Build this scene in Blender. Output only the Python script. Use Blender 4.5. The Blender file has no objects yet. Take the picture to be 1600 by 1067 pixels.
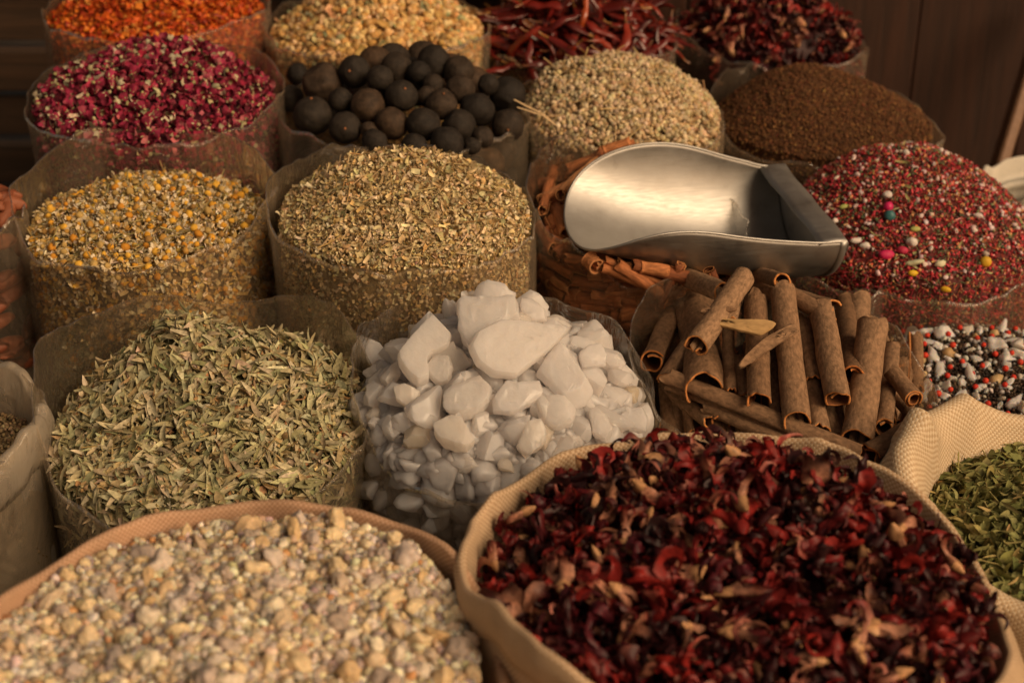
import bpy, bmesh, math, random
import numpy as np
rng = np.random.default_rng(11)
random.seed(5)
SC = bpy.context.scene
COL = SC.collection
PI = math.pi
# ------------------------------------------------------------------ camera geometry
FPX = 2500.0
PITCH = math.radians(28)
CAM = np.array([0.0, 0.0, 1.36])
FWD = np.array([0, math.cos(PITCH), -math.sin(PITCH)])
UP = np.array([0, math.sin(PITCH), math.cos(PITCH)])
RT = np.array([1.0, 0, 0])
def ray(px, py):
    return FWD + RT*((px-800)/FPX) + UP*((533.5-py)/FPX)
def at(px, py, Y):
    d = ray(px, py); return CAM + d*(Y/d[1])
def atz(px, py, z):
    d = ray(px, py); return CAM + d*((z-CAM[2])/d[2])
def depth(p):
    return float(np.dot(np.asarray(p)-CAM, FWD))
def proj(P):
    q = np.atleast_2d(P)-CAM; w = q@FWD
    return np.stack([800+FPX*(q@RT)/w, 533.5-FPX*(q@UP)/w], -1)
# ------------------------------------------------------------------ small numeric helpers
def vnoise(P, freq=1.0, seed=0):
    P = np.asarray(P, float)*freq + seed*17.31
    i = np.floor(P).astype(np.int64); f = P-i; f = f*f*(3-2*f)
    def h(a):
        n = (a[..., 0]*374761393 + a[..., 1]*668265263 + a[..., 2]*2147483647 + seed*1013) & 0xffffffff
        n = ((n ^ (n >> 13))*1274126177) & 0xffffffff
        return ((n ^ (n >> 16)) & 0xffff)/32767.5-1
    r = 0
    for dx in (0, 1):
        for dy in (0, 1):
            for dz in (0, 1):
                w = (f[..., 0] if dx else 1-f[..., 0])*(f[..., 1] if dy else 1-f[..., 1])*(f[..., 2] if dz else 1-f[..., 2])
                r = r + w*h(i+np.array([dx, dy, dz]))
    return r
def fbm(P, freq, seed=0, n=3):
    return sum(vnoise(P, freq*2**k, seed+k)*0.5**k for k in range(n))
def nrm(v):
    v = np.asarray(v, float); return v/(np.linalg.norm(v, axis=-1, keepdims=True)+1e-12)
def frames(n, spin=None):
    """rotation matrices whose third column is n, spun at random"""
    n = nrm(n); K = len(n)
    a = rng.normal(size=(K, 3)); t = nrm(a-n*np.sum(a*n, -1, keepdims=True)); b = np.cross(n, t)
    return np.stack([t, b, n], -1)
# ------------------------------------------------------------------ mesh building
def mesh_np(name, V, faces, mats, col=None, uv=None, mi=None, smooth=True):
    V = np.asarray(V, np.float32); me = bpy.data.meshes.new(name)
    if not isinstance(faces, list): faces = [faces]
    faces = [np.asarray(f, np.int32) for f in faces if len(f)]
    loops = np.concatenate([f.ravel() for f in faces])
    tot = np.concatenate([np.full(len(f), f.shape[1], np.int32) for f in faces])
    start = np.concatenate([[0], np.cumsum(tot)[:-1]]).astype(np.int32)
    me.vertices.add(len(V)); me.vertices.foreach_set('co', V.ravel())
    me.loops.add(len(loops)); me.loops.foreach_set('vertex_index', loops)
    me.polygons.add(len(tot)); me.polygons.foreach_set('loop_start', start)
    if mi is not None: me.polygons.foreach_set('material_index', np.asarray(mi, np.int32))
    me.update(calc_edges=True)
    me.polygons.foreach_set('use_smooth', np.full(len(tot), bool(smooth)))
    for m in (mats if isinstance(mats, list) else [mats]): me.materials.append(m)
    if col is not None:
        a = me.color_attributes.new('tint', 'FLOAT_COLOR', 'POINT')
        a.data.foreach_set('color', np.concatenate([col, np.ones((len(col), 1))], 1).astype(np.float32).ravel())
    if uv is not None:
        l = me.uv_layers.new(name='UVMap'); l.data.foreach_set('uv', np.asarray(uv, np.float32)[loops].ravel())
    return me
def obj(name, me, parent=None, loc=None):
    o = bpy.data.objects.new(name, me); COL.objects.link(o)
    if parent is not None: o.parent = parent
    if loc is not None: o.location = loc
    return o
def tag(o, label=None, cat=None, group=None, kind=None):
    if label: o['label'] = label
    if cat: o['category'] = cat
    if group: o['group'] = group
    if kind: o['kind'] = kind
    return o
def setm(o, R, loc, s=1.0):
    from mathutils import Matrix
    m = Matrix([[R[i][j]*(s[j] if hasattr(s, '__len__') else s) for j in range(3)]+[loc[i]] for i in range(3)]+[[0, 0, 0, 1]])
    o.matrix_world = m
def grid_faces(n, m, wrap=False):
    """n rows of m points"""
    i = np.arange(n-1)[:, None]; j = np.arange(m if wrap else m-1)[None, :]; j2 = (j+1) % m
    return np.stack([i*m+j, i*m+j2, (i+1)*m+j2, (i+1)*m+j], -1).reshape(-1, 4)
_ico = {}
def ico(sub):
    if sub not in _ico:
        bm = bmesh.new(); bmesh.ops.create_icosphere(bm, subdivisions=sub, radius=1)
        bm.verts.ensure_lookup_table()
        _ico[sub] = (np.array([v.co[:] for v in bm.verts]), np.array([[v.index for v in f.verts] for f in bm.faces])); bm.free()
    return _ico[sub]
# ------------------------------------------------------------------ materials
def newmat(name):
    m = bpy.data.materials.new(name); m.use_nodes = True; nt = m.node_tree
    return m, nt, nt.nodes['Principled BSDF']
def N(nt, t, **kw):
    n = nt.nodes.new(t)
    for k, v in kw.items():
        if k in n.inputs: n.inputs[k].default_value = v
        else: setattr(n, k, v)
    return n
def ramp(nt, stops):
    r = nt.nodes.new('ShaderNodeValToRGB'); e = r.color_ramp.elements
    while len(e) < len(stops): e.new(0.5)
    for x, (p, c) in zip(e, stops): x.position = p; x.color = (*c, 1)
    return r
def bump(nt, b, src, strength, dist):
    n = N(nt, 'ShaderNodeBump', Strength=strength, Distance=dist)
    nt.links.new(src, n.inputs['Height']); nt.links.new(n.outputs[0], b.inputs['Normal']); return n
def tint_mat(name, rough=0.85, sss=0.0, var=0.25, vscale=300, spec=0.3, transl=0.0, bmp=0.3, coat=0.0):
    """base colour from the per-piece tint, broken up by fine mottling"""
    m, nt, b = newmat(name)
    a = N(nt, 'ShaderNodeAttribute', attribute_name='tint')
    tc = N(nt, 'ShaderNodeTexCoord'); nz = N(nt, 'ShaderNodeTexNoise', Scale=vscale, Detail=4.0)
    nt.links.new(tc.outputs['Object'], nz.inputs['Vector'])
    mr = N(nt, 'ShaderNodeMapRange'); mr.inputs[1].default_value = 0.3; mr.inputs[2].default_value = 0.7
    mr.inputs[3].default_value = 1-var; mr.inputs[4].default_value = 1+var
    nt.links.new(nz.outputs[0], mr.inputs[0])
    mx = N(nt, 'ShaderNodeVectorMath', operation='SCALE')
    nt.links.new(a.outputs['Color'], mx.inputs[0]); nt.links.new(mr.outputs[0], mx.inputs['Scale'])
    nt.links.new(mx.outputs[0], b.inputs['Base Color'])
    b.inputs['Roughness'].default_value = rough; b.inputs['Specular IOR Level'].default_value = spec
    b.inputs['Coat Weight'].default_value = coat
    if sss:
        b.inputs['Subsurface Weight'].default_value = sss; b.inputs['Subsurface Scale'].default_value = 0.006
        b.inputs['Subsurface Radius'].default_value = (1, .7, .4)
    if bmp: bump(nt, b, nz.outputs[0], bmp, 0.001)
    return m
def rand_mat(name, stops, rough=0.8, spec=0.3, vscale=60, var=0.3, bmp=0.3, bdist=0.002, sss=0.0, srad=(1, .7, .4), sscale=0.01, stretch=None, coat=0.0, trans=0.0, translucent=0.0):
    """colour chosen per object, mottled by noise in object space"""
    m, nt, b = newmat(name)
    oi = N(nt, 'ShaderNodeObjectInfo'); r = ramp(nt, stops); nt.links.new(oi.outputs['Random'], r.inputs[0])
    tc = N(nt, 'ShaderNodeTexCoord'); mp = N(nt, 'ShaderNodeMapping')
    if stretch: mp.inputs['Scale'].default_value = stretch
    nt.links.new(tc.outputs['Object'], mp.inputs[0])
    wn = N(nt, 'ShaderNodeTexNoise', Scale=vscale, Detail=6.0, Roughness=0.65); wn.noise_dimensions = '4D'
    nt.links.new(mp.outputs[0], wn.inputs['Vector'])
    ml = N(nt, 'ShaderNodeMath', operation='MULTIPLY'); ml.inputs[1].default_value = 50
    nt.links.new(oi.outputs['Random'], ml.inputs[0]); nt.links.new(ml.outputs[0], wn.inputs['W'])
    mr = N(nt, 'ShaderNodeMapRange'); mr.inputs[1].default_value = 0.3; mr.inputs[2].default_value = 0.7
    mr.inputs[3].default_value = 1-var; mr.inputs[4].default_value = 1+var
    nt.links.new(wn.outputs[0], mr.inputs[0])
    mx = N(nt, 'ShaderNodeVectorMath', operation='SCALE')
    nt.links.new(r.outputs[0], mx.inputs[0]); nt.links.new(mr.outputs[0], mx.inputs['Scale']); nt.links.new(mx.outputs[0], b.inputs['Base Color'])
    b.inputs['Roughness'].default_value = rough; b.inputs['Specular IOR Level'].default_value = spec
    b.inputs['Coat Weight'].default_value = coat; b.inputs['Transmission Weight'].default_value = trans
    if sss:
        b.inputs['Subsurface Weight'].default_value = sss; b.inputs['Subsurface Scale'].default_value = sscale
        b.inputs['Subsurface Radius'].default_value = srad
    if bmp: bump(nt, b, wn.outputs[0], bmp, bdist)
    if translucent:
        out = nt.nodes['Material Output']; tl = N(nt, 'ShaderNodeBsdfTranslucent'); nt.links.new(mx.outputs[0], tl.inputs[0])
        ms = N(nt, 'ShaderNodeMixShader'); ms.inputs[0].default_value = translucent
        nt.links.new(b.outputs[0], ms.inputs[1]); nt.links.new(tl.outputs[0], ms.inputs[2]); nt.links.new(ms.outputs[0], out.inputs[0])
    return m
def film_mat(name, milk=0.28, tintc=(0.97, 0.95, 0.91), milkc=(0.78, 0.64, 0.47), gloss=0.6, edge=0.34):
    """thin crumpled polythene: mostly see-through, slightly milky, glossy, milkier where seen edge-on"""
    m, nt, b = newmat(name)
    out = nt.nodes['Material Output']; nt.nodes.remove(b)
    tc = N(nt, 'ShaderNodeTexCoord'); mp = N(nt, 'ShaderNodeMapping'); mp.inputs['Scale'].default_value = (1, 1, 0.55)
    nt.links.new(tc.outputs['Object'], mp.inputs[0])
    n1 = N(nt, 'ShaderNodeTexNoise', Scale=22.0, Detail=5.0, Roughness=0.55, Distortion=0.8)
    nt.links.new(mp.outputs[0], n1.inputs['Vector'])
    vo = N(nt, 'ShaderNodeTexVoronoi', Scale=19.0); vo.feature = 'F1'; vo.distance = 'EUCLIDEAN'
    mxv = N(nt, 'ShaderNodeMixRGB'); mxv.inputs[0].default_value = 0.12
    nt.links.new(mp.outputs[0], mxv.inputs[1]); nt.links.new(n1.outputs[1], mxv.inputs[2]); nt.links.new(mxv.outputs[0], vo.inputs['Vector'])
    ad = N(nt, 'ShaderNodeMath', operation='MULTIPLY_ADD'); ad.inputs[1].default_value = 0.8
    nt.links.new(vo.outputs['Distance'], ad.inputs[0]); nt.links.new(n1.outputs[0], ad.inputs[2])
    bp = N(nt, 'ShaderNodeBump', Strength=0.6, Distance=0.012); nt.links.new(ad.outputs[0], bp.inputs['Height'])
    tr = N(nt, 'ShaderNodeBsdfTransparent', Color=(*tintc, 1))
    df = N(nt, 'ShaderNodeBsdfDiffuse', Color=(*milkc, 1)); tl = N(nt, 'ShaderNodeBsdfTranslucent', Color=(*milkc, 1))
    mk = N(nt, 'ShaderNodeMixShader'); mk.inputs[0].default_value = 0.5
    nt.links.new(df.outputs[0], mk.inputs[1]); nt.links.new(tl.outputs[0], mk.inputs[2])
    nt.links.new(bp.outputs[0], df.inputs['Normal'])
    lw = N(nt, 'ShaderNodeLayerWeight', Blend=0.35)
    nt.links.new(bp.outputs[0], lw.inputs['Normal'])
    pw = N(nt, 'ShaderNodeMath', operation='MULTIPLY_ADD'); pw.inputs[1].default_value = edge; pw.inputs[2].default_value = milk
    nt.links.new(lw.outputs['Facing'], pw.inputs[0])
    n2 = N(nt, 'ShaderNodeTexNoise', Scale=9.0, Detail=6.0); nt.links.new(mp.outputs[0], n2.inputs['Vector'])
    m2 = N(nt, 'ShaderNodeMapRange'); m2.inputs[1].default_value = 0.3; m2.inputs[2].default_value = 0.7; m2.inputs[3].default_value = 0.55; m2.inputs[4].default_value = 1.3
    nt.links.new(n2.outputs[0], m2.inputs[0])
    m3 = N(nt, 'ShaderNodeMath', operation='MULTIPLY'); m3.use_clamp = True
    nt.links.new(pw.outputs[0], m3.inputs[0]); nt.links.new(m2.outputs[0], m3.inputs[1])
    mx = N(nt, 'ShaderNodeMixShader'); nt.links.new(m3.outputs[0], mx.inputs[0]); nt.links.new(tr.outputs[0], mx.inputs[1]); nt.links.new(mk.outputs[0], mx.inputs[2])
    gl = N(nt, 'ShaderNodeBsdfGlossy', Roughness=0.085); nt.links.new(bp.outputs[0], gl.inputs['Normal'])
    fr = N(nt, 'ShaderNodeFresnel', IOR=1.45); nt.links.new(bp.outputs[0], fr.inputs['Normal'])
    gm = N(nt, 'ShaderNodeMath', operation='MULTIPLY'); gm.inputs[1].default_value = gloss; nt.links.new(fr.outputs[0], gm.inputs[0])
    m4 = N(nt, 'ShaderNodeMixShader'); nt.links.new(gm.outputs[0], m4.inputs[0]); nt.links.new(mx.outputs[0], m4.inputs[1]); nt.links.new(gl.outputs[0], m4.inputs[2])
    nt.links.new(m4.outputs[0], out.inputs['Surface'])
    return m
def weave_mat(name, c1, c2, cell=0.0036):
    """woven polypropylene tape, cell by cell in UV metres"""
    m, nt, b = newmat(name)
    uv = N(nt, 'ShaderNodeUVMap'); mp = N(nt, 'ShaderNodeMapping'); mp.inputs['Scale'].default_value = (1/cell, 1/cell, 1)
    nt.links.new(uv.outputs[0], mp.inputs[0])
    nz = N(nt, 'ShaderNodeTexNoise', Scale=0.35, Detail=3.0); nt.links.new(mp.outputs[0], nz.inputs['Vector'])
    mxv = N(nt, 'ShaderNodeVectorMath', operation='MULTIPLY_ADD'); mxv.inputs[1].default_value = (0.5, 0.5, 0)
    nt.links.new(nz.outputs[1], mxv.inputs[0]); nt.links.new(mp.outputs[0], mxv.inputs[2])
    ck = N(nt, 'ShaderNodeTexChecker', Scale=1.0); ck.inputs[1].default_value = (*c1, 1); ck.inputs[2].default_value = (*c2, 1)
    nt.links.new(mxv.outputs[0], ck.inputs[0])
    big = N(nt, 'ShaderNodeTexNoise', Scale=0.03, Detail=5.0); nt.links.new(mp.outputs[0], big.inputs['Vector'])
    mr = N(nt, 'ShaderNodeMapRange'); mr.inputs[1].default_value = 0.3; mr.inputs[2].default_value = 0.7; mr.inputs[3].default_value = 0.78; mr.inputs[4].default_value = 1.15
    nt.links.new(big.outputs[0], mr.inputs[0])
    sc = N(nt, 'ShaderNodeVectorMath', operation='SCALE'); nt.links.new(ck.outputs[0], sc.inputs[0]); nt.links.new(mr.outputs[0], sc.inputs['Scale'])
    nt.links.new(sc.outputs[0], b.inputs['Base Color'])
    sx = N(nt, 'ShaderNodeSeparateXYZ'); nt.links.new(mxv.outputs[0], sx.inputs[0])
    hs = []
    for k in (0, 1):
        p = N(nt, 'ShaderNodeMath', operation='PINGPONG'); p.inputs[1].default_value = 0.5; nt.links.new(sx.outputs[k], p.inputs[0]); hs.append(p)
    mn = N(nt, 'ShaderNodeMath', operation='MINIMUM'); nt.links.new(hs[0].outputs[0], mn.inputs[0]); nt.links.new(hs[1].outputs[0], mn.inputs[1])
    bump(nt, b, mn.outputs[0], 0.6, 0.002)
    b.inputs['Roughness'].default_value = 0.6; b.inputs['Specular IOR Level'].default_value = 0.3
    # cloth lets a little light through
    out = nt.nodes['Material Output']; tl = N(nt, 'ShaderNodeBsdfTranslucent'); nt.links.new(sc.outputs[0], tl.inputs[0])
    mx = N(nt, 'ShaderNodeMixShader'); mx.inputs[0].default_value = 0.22
    nt.links.new(b.outputs[0], mx.inputs[1]); nt.links.new(tl.outputs[0], mx.inputs[2]); nt.links.new(mx.outputs[0], out.inputs[0])
    return m
def wood_mat(name, c1, c2, axis=2, scale=4.0):
    m, nt, b = newmat(name)
    tc = N(nt, 'ShaderNodeTexCoord'); mp = N(nt, 'ShaderNodeMapping')
    s = [14, 14, 14]; s[axis] = 0.9; mp.inputs['Scale'].default_value = s
    nt.links.new(tc.outputs['Object'], mp.inputs[0])
    nz = N(nt, 'ShaderNodeTexNoise', Scale=scale, Detail=8.0, Roughness=0.6, Distortion=0.6); nt.links.new(mp.outputs[0], nz.inputs['Vector'])
    oi = N(nt, 'ShaderNodeAttribute', attribute_name='tint')
    r = ramp(nt, [(0.3, c1), (0.7, c2)]); nt.links.new(nz.outputs[0], r.inputs[0])
    sc = N(nt, 'ShaderNodeVectorMath', operation='MULTIPLY'); nt.links.new(r.outputs[0], sc.inputs[0]); nt.links.new(oi.outputs['Color'], sc.inputs[1])
    nt.links.new(sc.outputs[0], b.inputs['Base Color']); b.inputs['Roughness'].default_value = 0.6
    bump(nt, b, nz.outputs[0], 0.4, 0.004)
    return m
# ------------------------------------------------------------------ heaps, bags and sacks
class Bag: pass
def bag_geo(cx, cy, w, Y):
    g = Bag(); g.c = at(cx, cy, Y); g.z0 = g.c[2]; g.R = w/2/FPX*depth(g.c); g.Y = Y
    return g
def keyed(d, th):
    """periodic smooth interpolation of {degrees: value}"""
    k = sorted(d); xs = np.array([k[-1]-360]+k+[k[0]+360], float); ys = np.array([d[k[-1]]]+[d[a] for a in k]+[d[k[0]]], float)
    t = np.degrees(th) % 360; i = np.clip(np.searchsorted(xs, t, side='right')-1, 0, len(xs)-2)
    f = (t-xs[i])/(xs[i+1]-xs[i]); f = f*f*(3-2*f)
    return ys[i]*(1-f)+ys[i+1]*f
def rim_dz(g, rim):
    """rim given as picture heights of the photo at angles round the mouth -> metres above the flat mouth"""
    d = {}
    for a in (0, 45, 90, 135, 180, 225, 270, 315):
        t = math.radians(a); q = g.c+np.array([g.R*math.cos(t), g.R*math.sin(t), 0])
        if a in rim and rim[a] is not None:
            px = proj(q)[0][0]; d[a] = at(px, rim[a], q[1])[2]-g.z0
        else: d[a] = 0.0
    return d
class Heap:
    def __init__(s, g, edge=-0.03, peak=None, p=1.6, bumps=(), rough=0.006, nf=14, seed=1, fr=0.955, tilt=(0, 0), H=None, edgek=None):
        s.g = g; s.R = g.R*fr; s.e = g.z0+edge; s.p = p; s.rough = rough; s.nf = nf; s.seed = seed; s.tilt = tilt; s.b = []; s.ek = edgek
        s.H = 0.0; s.pk = (0, 0)
        if H is not None: s.H = H
        if peak:
            q = at(peak[0], peak[1], g.Y+peak[2]*g.R); s.H = q[2]-s.e; s.pk = ((q[0]-g.c[0])/s.R, (q[1]-g.c[1])/s.R)
        for (px, py, dv, sg) in bumps:
            q = at(px, py, g.Y+dv*g.R); cur = float(s.z(np.array([q[0]]), np.array([q[1]]))[0])
            s.b.append((q[0], q[1], q[2]-cur, sg*s.R))
    def z(s, x, y):
        u = (x-s.g.c[0])/s.R; v = (y-s.g.c[1])/s.R; r = np.sqrt(u*u+v*v)
        # cone-like mound whose top leans to the peak
        a = np.clip(1-r, 0, 1); uu = u-s.pk[0]*a*1.0; vv = v-s.pk[1]*a*1.0
        rr = np.clip(np.sqrt(uu*uu+vv*vv), 0, 1)
        z = s.e+s.H*(1-rr**s.p)+s.tilt[0]*u+s.tilt[1]*v
        if s.ek: z = z+keyed(s.ek, np.arctan2(v, u))*np.clip(r, 0, 1)**3
        for (bx, by, h, sg) in s.b: z = z+h*np.exp(-((x-bx)**2+(y-by)**2)/(2*sg*sg))
        P = np.stack([x, y, np.zeros_like(x)], -1)
        return z+s.rough*fbm(P, s.nf, s.seed)
    def n(s, x, y):
        e = 0.004; z = s.z(x, y)
        return nrm(np.stack([-(s.z(x+e, y)-z)/e, -(s.z(x, y+e)-z)/e, np.ones_like(x)], -1))
    def pts(s, n, rmax=0.985, front=None):
        t = rng.uniform(0, 2*PI, n); r = np.sqrt(rng.uniform(0, 1, n))*s.R*rmax
        return s.g.c[0]+r*np.cos(t), s.g.c[1]+r*np.sin(t)
    def body(s, drop=0.012, deep=None, col=(.1, .08, .05), seg=72, rings=22):
        t = np.linspace(0, 2*PI, seg, endpoint=False)
        rr = np.linspace(0.02, 1, rings)
        V = []
        for r in rr:
            x = s.g.c[0]+r*s.R*0.96*np.cos(t); y = s.g.c[1]+r*s.R*0.96*np.sin(t)
            V.append(np.stack([x, y, s.z(x, y)-drop], -1))
        bot = 0.02 if deep is None else s.g.z0-deep
        for k in (0.35, 0.7, 1.0):
            L = V[rings-1].copy(); L[:, 2] = L[:, 2]*(1-k)+bot*k
            f = 1-0.03*k; L[:, :2] = s.g.c[:2]+(L[:, :2]-s.g.c[:2])*f; V.append(L)
        nr = rings+3; V = np.concatenate(V+[[[s.g.c[0], s.g.c[1], V[0][:, 2].mean()]]])
        F = grid_faces(nr, seg, True)[:, ::-1]; c = len(V)-1
        T = np.stack([np.arange(seg), (np.arange(seg)+1) % seg, np.full(seg, c)], -1)
        return V, F, T, np.tile(np.array(col), (len(V), 1))
def scat(proto_list, P, R, S, C):
    """copies of the prototypes merged: proto = (verts, faces, vertex colours or None)"""
    Vs, Fs, Cs, off = [], {}, [], 0
    K = len(P); which = rng.integers(0, len(proto_list), K)
    S = np.asarray(S, float); S = S[:, None] if S.ndim == 1 else S
    for k, pr in enumerate(proto_list):
        ix = np.nonzero(which == k)[0]
        if not len(ix): continue
        v, f = pr[0], pr[1]; vc = pr[2] if len(pr) > 2 else None
        sv = v[None]*S[ix][:, None, :]
        X = np.einsum('kij,knj->kni', R[ix], sv)+P[ix][:, None, :]
        n = len(v); o = off+np.arange(len(ix))[:, None, None]*n
        Fs.setdefault(f.shape[1], []).append((f[None]+o).reshape(-1, f.shape[1]))
        c = np.repeat(C[ix][:, None, :], n, 1)
        if vc is not None:
            m = vc[None, :, 3:4]; c = c*(1-m)+vc[None, :, :3]*m
        Vs.append(X.reshape(-1, 3)); Cs.append(c.reshape(-1, 3)); off += len(ix)*n
    return np.concatenate(Vs), {k: np.concatenate(v) for k, v in Fs.items()}, np.concatenate(Cs)
def palette(n, cols, wts=None, jit=0.15):
    cols = np.array(cols, float); wts = None if wts is None else np.array(wts)/sum(wts)
    c = cols[rng.choice(len(cols), n, p=wts)]
    return np.clip(c*(1+rng.normal(0, jit, (n, 1)))*(1+rng.normal(0, 0.05, (n, 3))), 0.002, 0.95)
def join(parts):
    """[(V, {k: faces}, C)] -> one"""
    Vs, Cs, Fs, off = [], [], {}, 0
    for V, F, C in parts:
        for k, f in F.items(): Fs.setdefault(k, []).append(f+off)
        Vs.append(V); Cs.append(C); off += len(V)
    return np.concatenate(Vs), [np.concatenate(f) for f in Fs.values()], np.concatenate(Cs)
def heap_parts(h, layers, bodycol, side=None, drop=0.01):
    """layers: (protos, N, size range, palette, weights, tilt, depth below the surface, lift)"""
    V, F, T, C = h.body(drop=drop, col=bodycol)  # body tinted darker than the pieces: gap shade put into its colour
    parts = [(V, {4: F, 3: T}, C)]
    for (pr, n, sz, cols, wts, tilt, dep, lift) in layers:
        x, y = h.pts(n); z = h.z(x, y)
        nn = nrm(h.n(x, y)+rng.normal(0, tilt, (n, 3)))
        s = rng.uniform(sz[0], sz[1], n)**1.0
        P = np.stack([x, y, z-dep*rng.uniform(0, 1, n)+lift*s], -1)
        parts.append(scat(pr, P, frames(nn), s, palette(n, cols, wts)))
    if side:
      for (pr, n, sz, cols, wts, tilt, dz) in (side if isinstance(side, list) else [side]):
        t = rng.uniform(math.radians(160), math.radians(380), n); rr = h.R*rng.uniform(0.965, 1.0, n)
        x = h.g.c[0]+rr*np.cos(t); y = h.g.c[1]+rr*np.sin(t)
        q = rng.uniform(0, 1, n)*dz; z = h.z(x, y)-q
        f = 1-0.03*q/max(h.g.z0, .1); x = h.g.c[0]+(x-h.g.c[0])*f; y = h.g.c[1]+(y-h.g.c[1])*f
        nn = nrm(np.stack([np.cos(t), np.sin(t), 0*t], -1)+rng.normal(0, tilt, (n, 3)))
        s = rng.uniform(sz[0], sz[1], n)
        parts.append(scat(pr, np.stack([x, y, z], -1), frames(nn), s, palette(n, cols, wts)))
    return parts
def make_stuff(name, parts, mat, label, cat, smooth=True):
    V, F, C = join(parts)
    o = obj(name, mesh_np(name, V, F, mat, col=C, smooth=smooth))
    return tag(o, label, cat, kind='stuff')
def make_bag(name, g, rim, mat, label, cat='bag', seed=1, wob=0.006, flare=0.0, group='clear plastic bags of spice on the stall', square=0.0, crump=1.0):
    nt, nz = 220, 56
    th = np.linspace(0, 2*PI, nt, endpoint=False); dz = keyed(rim_dz(g, rim), th)
    circ = np.stack([np.cos(th), np.sin(th), np.full(nt, seed*3.1)], -1)
    dz = dz+wob*fbm(circ, 2.5, seed, 4)
    lowr = 1+0.022*vnoise(circ, 1.7, seed+21)+0.012*(1-2*abs(vnoise(circ, 3.1, seed+22)))
    dz = dz+0.006*(1-2*abs(vnoise(circ, 4.5, seed+23)))
    sq = 1+square*(np.maximum(abs(np.cos(th+.5)), abs(np.sin(th+.5)))**-1-1.2)
    rows = []
    for k in range(nz):
        f = k/(nz-1); ff = 1-(1-f)**1.5
        z = 0.004+(g.z0+dz-0.004)*ff
        d = (g.z0+dz)-z                                    # depth below rim
        near = np.exp(-d/0.07)
        P = np.stack([np.cos(th)*g.R*1.2, np.sin(th)*g.R*1.2, z*0.55+seed], -1)
        w = fbm(P, 9, seed, 3); rid = 1-abs(vnoise(P*np.array([1, 1, .5]), 16, seed+9))*2
        r = g.R*(0.975+0.03*np.clip(ff*1.15, 0, 1))*sq*(1+(lowr-1)*ff)+crump*(0.003+0.007*near)*w+crump*(0.002+0.002*near)*rid+flare*near**2
        rows.append(np.stack([g.c[0]+r*np.cos(th), g.c[1]+r*np.sin(th), z], -1))
    # a narrow doubled hem at the mouth
    top = rows[-1]; out = nrm(np.stack([np.cos(th), np.sin(th), 0*th], -1))
    hw = 0.002+0.003*(vnoise(circ, 3, seed+4)+1)
    rows.append(top+out*0.0016+np.array([0, 0, .0008])); rows.append(top+out*0.0022-np.array([0, 0, 1])*hw[:, None])
    root = tag(obj(name, None, loc=(g.c[0], g.c[1], 0)), label, cat, group); C0 = np.array([g.c[0], g.c[1], 0])
    V = np.concatenate(rows[:nz])-C0; obj('film_wall', mesh_np('film_wall', V, grid_faces(nz, nt, True), mat), root)
    V = np.concatenate(rows[nz-1:])-C0; obj('rim_hem', mesh_np('rim_hem', V, grid_faces(3, nt, True), mat), root)
    return root
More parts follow.
